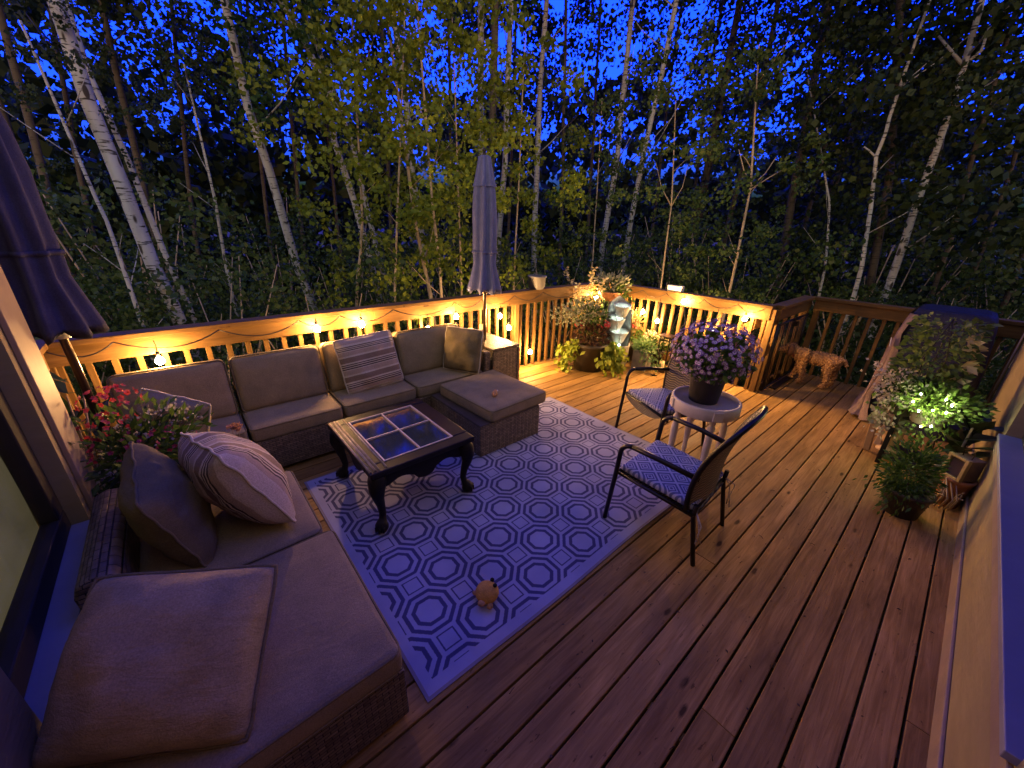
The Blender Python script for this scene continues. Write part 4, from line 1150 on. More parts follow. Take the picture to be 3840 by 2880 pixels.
def dog():
    t = thing('dog', 'curly apricot dog standing by the black gate, facing left', 'dog', (6.23, 1.06, 0), R_(4))
    # local +y = forward (towards the gate)
    nodes = {'pelvis': ((0, -.20, .39), .084), 'loin': ((0, -.08, .38), .090), 'chest': ((0, .07, .37), .098), 'shoulder': ((0, .155, .385), .080), 'neck': ((-.01, .225, .41), .066),
             'head': ((-.02, .295, .455), .076), 'muzzle': ((-.035, .375, .425), .044), 'nose': ((-.04, .42, .415), .030), 'tail1': ((0, -.28, .41), .026), 'tail2': ((.01, -.315, .39), .026), 'tail3': ((.01, -.33, .33), .018)}
    E = [('pelvis', 'loin'), ('loin', 'chest'), ('chest', 'shoulder'), ('shoulder', 'neck'), ('neck', 'head'), ('head', 'muzzle'), ('muzzle', 'nose'), ('pelvis', 'tail1'), ('tail1', 'tail2'), ('tail2', 'tail3')]
    for s_, sx in (('L', -1), ('R', 1)):
        dy = .05 * sx
        nodes['fu' + s_] = ((sx * .07, .13 + dy * .3, .26), .042); nodes['fk' + s_] = ((sx * .07, .13 + dy, .14), .030); nodes['fp' + s_] = ((sx * .07, .135 + dy * 1.2, .045), .029); nodes['ft' + s_] = ((sx * .07, .175 + dy * 1.2, .026), .028)
        E += [('shoulder', 'fu' + s_), ('fu' + s_, 'fk' + s_), ('fk' + s_, 'fp' + s_), ('fp' + s_, 'ft' + s_)]
        nodes['hu' + s_] = ((sx * .075, -.17 - dy * .3, .27), .054); nodes['hk' + s_] = ((sx * .078, -.215 - dy * .5, .15), .031); nodes['hp' + s_] = ((sx * .078, -.21 - dy * .6, .045), .029); nodes['ht' + s_] = ((sx * .078, -.165 - dy * .6, .026), .029)
        E += [('pelvis', 'hu' + s_), ('hu' + s_, 'hk' + s_), ('hk' + s_, 'hp' + s_), ('hp' + s_, 'ht' + s_)]
    ks = list(nodes)
    me = bpy.data.meshes.new('tmp'); me.from_pydata([nodes[k_][0] for k_ in ks], [(ks.index(a), ks.index(b_)) for a, b_ in E], [])
    ob = bpy.data.objects.new('tmp', me); COL.objects.link(ob)
    sk = ob.modifiers.new('skin', 'SKIN')
    if not me.skin_vertices:
        bpy.context.view_layer.objects.active = ob
        bpy.ops.mesh.customdata_skin_add()
    for i, k_ in enumerate(ks):
        sv = me.skin_vertices[0].data[i]; sv.radius = (nodes[k_][1],) * 2; sv.use_root = (k_ == 'pelvis')
    ss = ob.modifiers.new('sub', 'SUBSURF'); ss.levels = 3; ss.render_levels = 3
    dg = bpy.context.evaluated_depsgraph_get(); dg.update()
    bm_ = bpy.data.meshes.new_from_object(ob.evaluated_get(dg)); bpy.data.objects.remove(ob)
    no = [v.normal.copy() for v in bm_.vertices]
    pos = [v.co.copy() for v in bm_.vertices]
    curls = MB()
    for i, v in enumerate(bm_.vertices):
        p = pos[i]
        body = 1.0 if p.z > .07 and p.y < .33 else .35
        cel = mnoise.cell((p.x * 40, p.y * 40, p.z * 40))
        d_ = mnoise.voronoi(p * 34)[0][0]
        v.co = p + no[i] * body * (.012 * (.5 - d_) * 2 + .006 * mnoise.noise(p * 60))
    for p_ in bm_.polygons: p_.use_smooth = True
    bm_.name = 'body'
    FUR = leafmat('apricot_fur', [(.42, .22, .08), (.52, .29, .12), (.60, .38, .18)], .1, .9)
    fm, nt, b = newmat('apricot_coat')
    v = coords(nt)
    vo = nt.nodes.new('ShaderNodeTexVoronoi'); setin(vo, Scale=42.0); nt.links.new(v, vo.inputs['Vector'])
    nt.links.new(ramp(nt, vo.outputs['Distance'], [(.1, (.56, .32, .14)), (.6, (.34, .17, .07))]), b.inputs['Base Color']); setin(b, Roughness=.95); bump(nt, b, vo.outputs['Distance'], -.8, .012) if False else bump(nt, b, math_(nt, 'SUBTRACT', 1.0, vo.outputs['Distance']), .9, .012)
    bm_.materials.clear(); bm_.materials.append(fm)
    bo = bpy.data.objects.new('body', bm_); COL.objects.link(bo); bo.parent = t
    rr = random.Random(5)
    for _ in range(2600):
        i = rr.randrange(len(pos)); p, n = pos[i], no[i]
        if p.y > .36 or p.y < -.275 or (p.z < .25 and rr.random() < .75): continue
        tg_ = n.orthogonal().normalized(); bt = n.cross(tg_); a0 = rr.uniform(0, 6.28); rc = rr.uniform(.005, .009)
        dirv = tg_ * math.cos(a0) + bt * math.sin(a0)
        pts = [p + n * (.002 + rc * (1 - math.cos(k * .9))) + dirv * rc * math.sin(k * .9) for k in range(5)]
        curls.tube(pts, [.0045, .0045, .004, .0035, .002], 4, cap=False)
    curls.build('curly_coat', FUR, t)
    dm = simple('dark_fur', (.13, .06, .03), .95, .3, 40, .7, 70, .008)
    for sx in (-1, 1):
        q = MB(); q.tube([(-.02 + sx * .055, .28, .51), (-.02 + sx * .088, .27, .475), (-.02 + sx * .092, .27, .41), (-.02 + sx * .08, .28, .36)], [.02, .034, .036, .02], 10); q.build('ear', dm, t)
        q = MB(); q.ball((-.028 + sx * .034, .36, .475), .008, 8); q.build('eye', MT['black_paint'], t)
    q = MB(); q.ball((-.042, .452, .42), .015, 10); q.build('nose', MT['black_paint'], t)
    q = MB(); q.ball((-.04, .42, .388), .022, 8, (1.4, 1, .6)); q.build('beard', FUR, t)
    q = MB(); q.tube([(-.03 + .07 * math.cos(a), .245 + .02 * math.sin(a), .405 + .068 * math.sin(a)) for a in np.linspace(0, 6.283, 17)], .007, 6, cap=False); q.build('collar', simple('red_collar', (.25, .03, .02), .6), t)
dog()

# ---------------------------------------------------------------- covered grill
t = thing('covered_grill', 'grill under a flat-topped brown cover, coloured dark where shaded, brown on its lit side', 'grill', (6.02, .03, 0))
q = MB()
prof = [(0, .55, .40), (.12, .53, .385), (.3, .52, .37), (.55, .50, .36), (.75, .465, .345), (.95, .43, .325), (1.08, .39, .31), (1.15, .355, .295), (1.19, .32, .275), (1.205, .26, .23)]
nn = 72
def ring(zz, hx, hy, i):
    out = []
    for k in range(nn):
        a = 2 * math.pi * k / nn; c_, s_ = math.cos(a), math.sin(a)
        e = .28
        x = hx * math.copysign(abs(c_) ** e, c_); y_ = hy * math.copysign(abs(s_) ** e, s_)
        f = 1 + (.035 * mnoise.noise((x * 6, y_ * 6, zz * 1.5)) + .02 * math.sin(a * 23 + zz * 4)) * max(0, 1 - zz / 1.15)
        out.append(Vector((x * f + .09 * (zz / 1.2), y_ * f, zz + (.012 * math.sin(a * 9) if i == 0 else 0))))
    return out
o = 0
for i, (zz, hx, hy) in enumerate(prof): q.v += ring(zz, hx, hy, i)
for i in range(len(prof) - 1):
    for k in range(nn): q.face([i * nn + k, i * nn + (k + 1) % nn, (i + 1) * nn + (k + 1) % nn, (i + 1) * nn + k], None, True)
q.face([(len(prof) - 1) * nn + k for k in range(nn)])
q.build('cover_shaded', MT['cover'], t)
d_ = MB(); ks_ = list(range(4, 36)); n_k = len(ks_)  # extra layer that paints the cover's lit side brown over the dark part
for i, (zz, hx, hy) in enumerate(prof[:8]):
    rr_ = ring(zz, hx * 1.02 + .006, hy * 1.02 + .006, 1)
    for k in ks_:
        fo = .022 * math.sin(k * 1.15 + zz * 2.2) * (1.15 - zz) + .012 * mnoise.noise((k * .35, zz * 4, 2))
        p_ = rr_[k]; nrm = Vector((p_.x - .09 * zz / 1.2, p_.y, 0)).normalized()
        sag = max(0, k - 27) * (.004 + .012 * abs(math.sin(zz * 5)))
        d_.v.append(p_ + nrm * (fo + .012 + (.05 if i == 0 else .02 if i == 1 else 0)) + Vector((0, sag, (.02 * math.sin(k * .9) + .03) if i == 0 else 0)))
for i in range(7):
    for k in range(n_k - 1): d_.face([i * n_k + k, i * n_k + k + 1, (i + 1) * n_k + k + 1, (i + 1) * n_k + k], None, True)
d_.build('cover_lit_side', MT['cover_lit'], t)
q = MB(); q.box((-.44, .355, .86), (.06, .006, .09), Euler((R_(-8), R_(20), 0)).to_matrix()); q.build('care_tag', MT['plain_white'], t)
q = MB()
for sx in (-1, 1):
    for sy in (-1, 1): q.ball((sx * .4, sy * .28, .03), .03, 8)
q.build('caster', MT['black_metal'], t)

# ---------------------------------------------------------------- plant stand by the right wall
SX, SY = 4.62, -.10
t = thing('plant_stand', 'black wooden two-shelf plant stand against the right wall', 'plant stand', (SX, SY, 0))
q = MB(); q.box((0, -.02, .075), (.36, .44, .03)); q.build('shelf', MT['black_paint'], t, bevel=.004)
q = MB(); q.box((.02, -.04, .46), (.34, .38, .03)); q.build('shelf', MT['black_paint'], t, bevel=.004)
for sx in (-1, 1):
    for sy in (-1, 1):
        q = MB(); q.box((sx * .165, -.02 + sy * .20, .255), (.035, .035, .51)); q.build('leg', MT['black_paint'], t, bevel=.004)
t = thing('board_frame', 'small angled brown board frame leaning on the plant stand', 'frame', (4.60, .20, 0), R_(-14))
q = MB(); q.box((0, 0, .22), (.03, .05, .44), Euler((0, R_(-14), 0)).to_matrix()); q.box((.14, .0, .425), (.30, .05, .03), Euler((0, R_(10), 0)).to_matrix()); q.box((.29, 0, .2), (.03, .05, .40), Euler((0, R_(8), 0)).to_matrix()); q.build('frame', MT['trim'], t, bevel=.004)
t = thing('stone_urn', 'small tan footed urn on the lower shelf of the plant stand', 'urn', (4.56, .06, .091))
q = MB(); q.lathe([(.001, 0), (.075, 0), (.075, .018), (.045, .03), (.035, .06), (.06, .11), (.068, .16), (.06, .2), (.075, .225), (.07, .23), (.055, .2), (.001, .19)], 22); q.build('body', simple('tan_ceramic', (.42, .27, .15), .55, .2, 8, .2), t)
q = MB(); foliage(q, (-.02, .05, .30), (.14, .16, .12), 170, .05, .045, .2); q.build('leaves', MT['leaf_silver'], t)
potted('white_begonia', 'cascading white flowered plant spilling over the front of the plant stand', (4.49, .09, .476), MT['dark_pot'], .07, .09, .14, [
    ('white_blossoms', MT['leaf_white'], lambda q: (foliage(q, (-.04, .04, .22), (.19, .17, .17), 620, .03, .027, .4), vine(q, (-.05, .08, .22), [(-.16, .20, .30), (-.05, .26, .36), (-.24, .10, -.12), (-.22, .03, -.2)], 34, .03, .026))),
    ('leaves', MT['leaf_d'], lambda q: foliage(q, (0, 0, .2), (.17, .17, .16), 220, .06, .045, .2))])
def topi(q):
    for k in range(1050):
        z = rnd.random(); r = .205 * (1 - .25 * abs(z - .5)) * math.sqrt(rnd.random()) + .02
        a = rnd.uniform(0, 6.28); p = Vector((r * math.cos(a), r * math.sin(a), .12 + z * .70))
        q.leaf(p, Vector((math.cos(a), math.sin(a), rnd.uniform(-.6, .4))), rdir(rnd, 0, 1), rnd.uniform(.035, .07), rnd.uniform(.03, .05), .1)
potted('climbing_vine', 'tall leafy climbing vine on a trellis rising in front of the grill cover', (4.60, .02, .476), MT['terracotta'], .08, .10, .16, [
    ('trellis', MT['black_metal'], lambda q: [q.tube([(.05 * math.cos(a), .05 * math.sin(a), .1), (.07 * math.cos(a), .07 * math.sin(a), .5), (0, 0, .82)], .004, 5) for a in (0, 2.1, 4.2)]),
    ('leaves', leafmat('vine_leaves', [(.06, .105, .025), (.10, .16, .04), (.17, .22, .08)]), topi),
    ('pale_leaves', MT['leaf_coin'], lambda q: [q.leaf((-.03 + rnd.uniform(-.1, .06), -.13 + rnd.uniform(-.05, .03), .25 + rnd.random() * .45), (rnd.uniform(-1, 0), rnd.uniform(-1, 0), rnd.uniform(-.5, .8)), (-1, -.5, .3), .10, .055, .15) for _ in range(26)])])
LEDW = emis('fairy_led', (.95, 1.0, .50), 125)
t = potted('fern_basket', 'bushy green plant glowing with tiny fairy lights beside the right wall', (4.44, -.09, .476), MT['stone'], .1, .13, .13, [
    ('leaves', leafmat('bright_bush', [(.07, .13, .02), (.12, .20, .035), (.18, .26, .06)]), lambda q: (foliage(q, (0, 0, .20), (.27, .30, .17), 1000, .05, .03, .2), vine(q, (0, 0, .2), [(-.28, .05, -.12), (-.25, -.12, -.2), (-.1, .3, .02)], 50, .045, .03)))])
t = thing('fairy_lights', 'tiny greenish fairy lights tangled in the bushy plant by the right wall', 'fairy lights', (4.44, -.09, .476))
q = MB(); fp = []
for (x, y_, z) in ((-.19, .12, .20), (-.20, .07, .14), (-.19, .0, .17), (-.17, -.04, .27), (-.20, -.07, .18), (-.16, -.08, .23), (-.22, .02, .03), (-.18, .10, .27), (-.21, -.03, .05)):
    q.ball((x, y_, z), .0065, 6); fp.append(Vector((x, y_, z)))
q.build('led_lights', LEDW, t)
q = MB(); q.tube([p + Vector((.012, 0, 0)) for p in sorted(fp, key=lambda p: p.y)], .0015, 4); q.build('wire', MT['cord'], t)
potted('rubber_plant', 'dark broad-leaved plant between the fairy-lit bush and the right wall', (4.30, -.32, .0), MT['dark_pot'], .1, .12, .25, [
    ('broad_leaves', leafmat('black_green', [(.012, .018, .006), (.03, .035, .012), (.05, .055, .02)], .1, .35), lambda q: [q.leaf((rnd.uniform(-.05, .05), rnd.uniform(-.03, .03), .28 + .02 * k), (math.cos(k * 2.4) * .8, math.sin(k * 2.4) * .6, rnd.uniform(.1, .9)), (0, 0, 1), .24, .13, .12) for k in range(16)]),
    ('stem', MT['dry'], lambda q: q.tube([(0, 0, .2), (0, 0, .6)], .008, 6))])
potted('fern', 'feathery green fern in a floor pot against the right wall', (3.70, -.15, 0), MT['dark_pot'], .10, .13, .20, [
    ('fronds', leafmat('fern_fronds', [(.035, .085, .012), (.06, .13, .02), (.10, .17, .04)]), lambda q: (foliage(q, (0, .03, .31), (.17, .16, .30), 1300, .05, .018, .3, .1), vine(q, (0, .03, .3), [(-.15, .08, .03), (-.18, .0, .06), (-.05, .17, .1), (-.14, .12, .2), (.14, .1, .6)], 36, .05, .018)))])
t = thing('clay_pot', 'round terracotta pot with dry driftwood stems below the brass lantern by the right wall', 'pot', (4.12, -.365, 0), R_(20))
q = MB(); q.lathe(pot_profile(.065, .085, .24), 22); q.build('body', MT['terracotta'], t)
q = MB()
for k in range(12):
    a = k * .55 - 1.2; q.tube([(-.10 + .05 * math.cos(a), .06 + .05 * math.sin(a), .02), (-.11 + .06 * math.cos(a), .05 + .05 * math.sin(a), .12), (-.10 + .09 * math.cos(a * 2), .06 + .05 * math.sin(a), .2 + .05 * math.sin(k))], [.007, .006, .003], 5)
q.build('dry_stems', MT['dry'], t)
t = thing('box_lantern', 'square brass framed lantern box standing on the terracotta pot by the right wall', 'lantern', (4.12, -.365, .242), R_(49))
q = MB(); q.box((0, 0, .085), (.13, .11, .17)); q.build('housing', simple('brown_box', (.17, .11, .075), .6, .25, 10, .2), t, bevel=.006)
q = MB()
for s_ in (-1, 1): q.box((s_ * .058, .067, .085), (.022, .026, .18)); q.box((0, .067, .085 + s_ * .08), (.093, .026, .02))
q.build('frame', simple('worn_brass', (.42, .34, .17), .45, .25, 14, .2, metal=.5), t, bevel=.003)
q = MB(); q.box((0, .06, .085), (.094, .006, .14)); q.build('glass_pane', gl, t)
q = MB(); q.tube([(-.03, .02, .17), (-.035, .02, .21), (0, .02, .24), (.035, .02, .21), (.03, .02, .17)], .004, 6); q.build('handle', MT['bronze'], t)
t = thing('drain_pipe', 'thin pale pipe running up the end of the right house wall', 'pipe', (5.87, YW + .02, 0))
q = MB(); q.tube([(0, 0, 0), (0, 0, 1.6)], .008, 6); q.build('pipe', MT['trim'], t)

# ---------------------------------------------------------------- planters at the left
def strap(q, c, n, L, w, spread=1):
    for k in range(n):
        a = rnd.uniform(0, 6.28); d = Vector((math.cos(a), math.sin(a), 0)); p0 = Vector(c); pr = None
        for s_ in range(4):
            q.leaf(p0, d * (.4 + s_ * .3) * spread + Vector((0, 0, .9 - s_ * .55)), (0, 0, 1), L / 3.2, w * (1 - .15 * s_), .12)
            p0 = p0 + (d * (.4 + s_ * .3) * spread + Vector((0, 0, .9 - s_ * .55))).normalized() * L / 4
potted('flower_planter', 'stone pot of red and pink flowers with white sprays beside the left sofa end', (-.37, 2.84, 0), MT['stone'], .14, .19, .36, [
    ('leaves', MT['leaf_g'], lambda q: foliage(q, (-.02, .02, .62), (.38, .34, .27), 760, .075, .03, .2)),
    ('strap_leaves', MT['leaf_d'], lambda q: strap(q, (0, 0, .42), 26, .42, .035)),
    ('red_blossoms', MT['red'], lambda q: (flowers(q, (-.06, .12, .90), (.13, .11, .09), 40, .018), flowers(q, (-.09, .0, .80), (.13, .09, .08), 30, .018))),
    ('pink_blossoms', MT['pink'], lambda q: (flowers(q, (-.06, -.10, .70), (.19, .12, .08), 40, .017), flowers(q, (.12, -.04, .66), (.14, .12, .07), 26, .017))),
    ('white_sprays', MT['leaf_white'], lambda q: (foliage(q, (.12, .10, .72), (.20, .16, .14), 240, .022, .02, .5), foliage(q, (-.2, -.02, .60), (.12, .14, .12), 160, .022, .02, .4)))])
t = thing('square_planter', 'pale square planter tucked behind the wicker arm under the red flowers', 'planter', (-.44, 2.66, 0), R_(10))
q = MB(); q.box((0, 0, .2), (.2, .2, .4)); q.build('pot', MT['grey_pot'], t, bevel=.01)
q = MB(); foliage(q, (0, -.02, .46), (.2, .2, .12), 260, .05, .022, .2); q.build('leaves', MT['leaf_d'], t)
potted('banana_plant', 'tall dark plant with broad leaves by the left umbrella pole', (-.68, 3.32, 0), MT['dark_pot'], .14, .18, .3, [
    ('stem', MT['dry'], lambda q: stems(q, (0, 0, .2), [(.05, -.1, .9), (.12, .02, 1.0), (-.08, .1, .8), (.1, -.2, .75)], .008)),
    ('broad_leaves', MT['leaf_d'], lambda q: [q.leaf((rnd.uniform(-.08, .1), rnd.uniform(-.2, .1), .5 + .5 * rnd.random()), rdir(rnd, -.4, .6), (0, 0, 1), rnd.uniform(.14, .28), rnd.uniform(.07, .11), .1) for _ in range(34)])])
potted('low_ground_plant', 'low feathery plant in a lit clay bowl behind the wicker arm', (-.20, 2.60, 0), MT['terracotta'], .1, .13, .22, [
    ('leaves', leafmat('olive_feather', [(.10, .10, .03), (.16, .15, .05), (.07, .08, .03)]), lambda q: foliage(q, (0, 0, .28), (.15, .15, .12), 240, .05, .015, .2))])
t = thing('dried_flowers', 'small bunch of dried pink flower heads on the left sofa seat', 'dried flowers', (.07, 3.02, .0))
q = MB()
for k in range(9):
    a = rnd.uniform(0, 6.28); q.tube([(0, 0, .40), (.03 * math.cos(a), .03 * math.sin(a), .46), (.05 * math.cos(a), .05 * math.sin(a), .50 + rnd.random() * .05)], .002, 4)
q.build('stem', MT['dry'], t)
q = MB()
for k in range(9): flowers(q, (rnd.uniform(-.05, .05), rnd.uniform(-.05, .05), .52 + rnd.random() * .03), (.012, .012, .012), 4, .016)
q.build('flower_heads', leafmat('dusty_pink', [(.40, .2, .13), (.5, .27, .18)]), t)
q = MB(); q.lathe([(.001, .0), (.05, 0), (.06, .2), (.04, .36), (.03, .40), (.025, .40), (.001, .3)], 16); q.build('vase', MT['dark_pot'], t)

# ---------------------------------------------------------------- the woods
def barkmat(name, base, dark, warm):
    m, nt, b = newmat(name)
    v = coords(nt, 'Object', (1, 1, 1))
    big = noise(nt, coords(nt, 'Object', (5, 5, 1.3)), 1.2, 4)
    dash = noise(nt, coords(nt, 'Object', (5, 5, 34)), 1.3, 3, .6)
    knot = nt.nodes.new('ShaderNodeTexVoronoi'); setin(knot, Scale=1.0); nt.links.new(coords(nt, 'Object', (9, 9, 3.2)), knot.inputs['Vector'])
    col = ramp(nt, big, [(.3, warm), (.6, base)])
    col = mix(nt, col, dark, ramp(nt, dash, [(.565, (0,) * 3), (.62, (1,) * 3)]))
    col = mix(nt, col, dark, ramp(nt, knot.outputs['Distance'], [(.17, (1,) * 3), (.23, (0,) * 3)]))
    nt.links.new(col, b.inputs['Base Color']); setin(b, Roughness=.8); bump(nt, b, dash, .4, .01)
    return m
MT['birch'] = barkmat('birch_bark', (.37, .42, .48), (.028, .028, .03), (.24, .26, .29))
MT['bark_dark'] = barkmat('grey_bark', (.075, .066, .058), (.02, .017, .014), (.05, .043, .036))
MT['sapling_bark'] = simple('sapling_bark', (.34, .29, .22), .8, .3, 10, .3)
MT['crown'] = leafmat('aspen_leaves', [(.012, .045, .012), (.024, .075, .019), (.042, .10, .026), (.065, .125, .03)], .3)
MT['crown_dk'] = leafmat('dark_aspen_leaves', [(.010, .024, .010), (.02, .04, .014), (.03, .055, .016)], .25)
MT['under'] = leafmat('undergrowth_leaves', [(.022, .05, .012), (.04, .085, .02), (.06, .11, .027), (.085, .12, .04)], .3)
MT['young'] = leafmat('young_leaves', [(.09, .14, .012), (.14, .20, .018), (.19, .25, .03)], .35)
MT['spruce'] = leafmat('spruce_needles', [(.008, .016, .010), (.014, .026, .014)], .1)

def leafcloud(seed, clumps, per, size, spread, aspect=.8):
    """clumps: list of (centre, radius). Numpy built leaf quads"""
    rs = np.random.RandomState(seed)
    C = np.array([c for c, r in clumps]); Rr = np.array([r for c, r in clumps])
    n = len(clumps) * per
    idx = np.repeat(np.arange(len(clumps)), per)
    d = rs.normal(size=(n, 3)); d /= np.linalg.norm(d, axis=1)[:, None]
    p = C[idx] + d * (Rr[idx] * rs.uniform(.05, 1, n) ** .6)[:, None] * np.array([1, 1, .7])
    a = rs.normal(size=(n, 3)); a[:, 2] -= .5; a /= np.linalg.norm(a, axis=1)[:, None]
    b_ = np.cross(a, rs.normal(size=(n, 3))); b_ /= np.linalg.norm(b_, axis=1)[:, None]
    L = (size * rs.uniform(.6, 1.25, n))[:, None]; w = L * aspect
    V = np.stack([p, p + a * L * .45 + b_ * w * .5, p + a * L, p + a * L * .45 - b_ * w * .5], 1).reshape(-1, 3)
    return V
def cloudmesh(name, V):
    me = bpy.data.meshes.new(name); n = len(V) // 4
    me.vertices.add(len(V)); me.vertices.foreach_set('co', V.ravel())
    me.loops.add(n * 4); me.loops.foreach_set('vertex_index', np.arange(n * 4, dtype=np.int32))
    me.polygons.add(n); me.polygons.foreach_set('loop_start', np.arange(0, n * 4, 4, dtype=np.int32))
    try: me.polygons.foreach_set('loop_total', np.full(n, 4, dtype=np.int32))
    except Exception: pass
    me.update(calc_edges=True); me.validate()
    return me
def crown_clumps(rs, z0, z1, rad, n, core=0.2):
    out = []
    for _ in range(n):
        z = z0 + (z1 - z0) * rs.random(); f = (z - z0) / (z1 - z0)
        env = rad * (.45 + .9 * math.sin(math.pi * min(1, .12 + f * .85)))
        r = env * (core + (1 - core) * math.sqrt(rs.random())); a = rs.uniform(0, 6.28)
        out.append(((r * math.cos(a), r * math.sin(a), z), rs.uniform(.22, .5) * rad / 1.5))
    return out
rs = random.Random(3)
CROWN = [cloudmesh('crown', leafcloud(10 + i, crown_clumps(rs, 0, 8, 1.7, 85), 68, .092, 1)) for i in range(4)]
CROWN_S = [cloudmesh('crown', leafcloud(30 + i, crown_clumps(rs, 0, 3.4, .85, 50), 60, .062, 1)) for i in range(3)]
CROWN_F = [cloudmesh('crown', leafcloud(50 + i, crown_clumps(rs, 0, 10, 2.3, 85), 62, .135, 1)) for i in range(3)]
SHRUB = [cloudmesh('foliage', leafcloud(70 + i, [((r * math.cos(a), r * math.sin(a), z), .28) for (r, a, z) in [(1.0 * math.sqrt(rs.random()), rs.uniform(0, 6.28), .1 + 2.0 * rs.random() ** 1.2) for _ in range(48)]], 58, .055, 1)) for i in range(4)]
def addmesh(name, me, mat, parent, loc=(0, 0, 0), rz=0, sc=(1, 1, 1)):
    o = bpy.data.objects.new(name, me); COL.objects.link(o); o.parent = parent; o.location = loc; o.rotation_euler = (0, 0, rz); o.scale = sc
    if not me.materials: me.materials.append(mat)
    if me.materials[0] != mat:
        o.material_slots[0].link = 'OBJECT'; o.material_slots[0].material = mat
    return o
def tree(name, label, pts, D, r0, bark, crown=None, cmat=None, cz=2.8, topz=13, csc=1.0, group=None, cat='tree', fork=None, twigs=6, cn=1):
    """pts: photo pixels from low to high on the trunk, all at horizontal distance D"""
    P = [W(px, py, D) for px, py in pts]
    a, b_ = P[0], P[1]
    base = a + (a - b_) * ((a.z - (GZ - .05)) / max(.2, (b_.z - a.z))) if a.z > GZ else a
    base = Vector((a.x + (base.x - a.x) * .6, a.y + (base.y - a.y) * .6, GZ - .05))
    e, f = P[-1], P[-2]
    dirv = (e - f).normalized()
    top = e + dirv * max(0, (topz - e.z)) / max(.4, dirv.z) if topz > e.z else e
    full = [base] + P + ([top] if topz > e.z + .3 else [])
    t = thing(name, label, cat, base, 0, group)
    loc = [p - base for p in full]
    # resample with slight wiggle
    fine = []
    for i in range(len(loc) - 1):
        m = 4
        for k in range(m): fine.append(loc[i].lerp(loc[i + 1], k / m))
    fine.append(loc[-1])
    ht = loc[-1].z
    pts2 = [p + Vector((mnoise.noise((p.z * .6, D, 1)), mnoise.noise((p.z * .6, D, 7)), 0)) * .02 * D / 8 for p in fine]
    q = MB(); q.tube(pts2, [max(.006, r0 * (1 - .72 * p.z / ht)) for p in pts2], 10)
    rs2 = random.Random(int(D * 100) + int(pts[0][0]))
    def at(z):
        for a_, b2 in zip(pts2[:-1], pts2[1:]):
            if a_.z <= z <= b2.z: return a_.lerp(b2, (z - a_.z) / max(1e-4, b2.z - a_.z))
        return pts2[-1]
    for k in range(twigs):
        z = ht * rs2.uniform(.25, .95); s_ = at(z); an = rs2.uniform(0, 6.28); L = rs2.uniform(.5, 1.3) * min(1, r0 / .07)
        d = Vector((math.cos(an), math.sin(an), .7))
        q.tube([s_, s_ + d * L * .5 + Vector((0, 0, .05)), s_ + d * L + Vector((0, 0, .25 * L))], [r0 * .22, r0 * .14, r0 * .05], 5)
    if fork:
        for (i0, pp) in fork:
            fp_ = [W(px, py, D) - base for px, py in pp]
            rr = r0 * (1 - .72 * fp_[0].z / ht) * .6
            q.tube(fp_, [rr * (1 - .6 * k / len(fp_)) for k in range(len(fp_))], 6)
    q.build('trunk', bark, t)
    if crown is not None:
        for k in range(cn):
            c0 = at(min(ht, cz - base.z + k * 3))
            c1 = at(ht)
            o = addmesh('crown', crown[(int(pts[0][0]) + k) % len(crown)], cmat, t, c0, rs2.uniform(0, 6.28), (csc, csc, csc * rs2.uniform(.9, 1.1)))
            # lean the crown along the trunk
            dv = (c1 - c0)
            if dv.length > .5:
                o.rotation_euler = (Vector((0, 0, 1)).rotation_difference(dv).to_matrix() @ Matrix.Rotation(rs2.uniform(0, 6.28), 3, 'Z')).to_euler()
    return t
BI = 'white birches beyond the railing'
tree('birch_tree', 'thickest white birch leaning left at the far left of the woods', [(640, 1130), (575, 1000), (455, 680), (330, 380), (205, 0)], 6.2, .078, MT['birch'], CROWN, MT['crown'], 6.0, 14, 1.0, BI)
tree('birch_tree', 'slim white birch close beside the thickest leaning birch', [(700, 1130), (639, 1000), (480, 600), (335, 280), (241, 0)], 6.6, .034, MT['birch'], CROWN, MT['crown'], 6.0, 13, .9, BI)
tree('birch_tree', 'pale birch with dark upper trunk between the left birch pair and the center', [(1165, 1120), (1115, 1000), (1010, 640), (930, 400), (841, 0)], 8.2, .078, MT['birch'], CROWN, MT['crown'], 4.6, 14, 1.0, BI)
tree('birch_tree', 'leaning white birch, left stem of the close pair left of the lavender umbrella', [(1410, 1060), (1393, 1000), (1330, 760), (1254, 530), (1230, 330), (1055, 0)], 9.0, .075, MT['birch'], CROWN, MT['crown'], 3.6, 13, 1.0, BI)
tree('birch_tree', 'leaning birch, right stem of the close pair left of the lavender umbrella', [(1450, 1060), (1429, 1000), (1365, 750), (1320, 542), (1200, 200), (1120, 0)], 9.6, .065, MT['birch'], CROWN, MT['crown'], 4.2, 13, 1.0, BI)
tree('birch_tree', 'white birch with peeling dark scars behind the yellow-green sapling', [(1612, 1060), (1598, 1000), (1543, 633), (1520, 360), (1465, 0)], 9.2, .078, MT['birch'], CROWN, MT['crown'], 3.4, 13, 1.1, BI)
tree('birch_tree', 'white birch rising directly above the lavender umbrella tip', [(1800, 900), (1803, 560), (1803, 300), (1803, 0)], 9.8, .095, MT['birch'], CROWN, MT['crown'], 5.5, 14, 1.0, BI)
tree('birch_tree', 'grey-brown trunk just right of the umbrella tip, touching the birch there', [(1825, 900), (1842, 573), (1850, 300), (1857, 0)], 9.4, .10, MT['bark_dark'], CROWN, MT['crown'], 6.5, 14, .9, BI)
tree('birch_tree', 'bright white birch just right of the lavender umbrella canopy', [(1869, 904), (1893, 603), (1905, 300), (1917, 0)], 10.0, .08, MT['birch'], CROWN, MT['crown'], 6.5, 14, .9, BI)
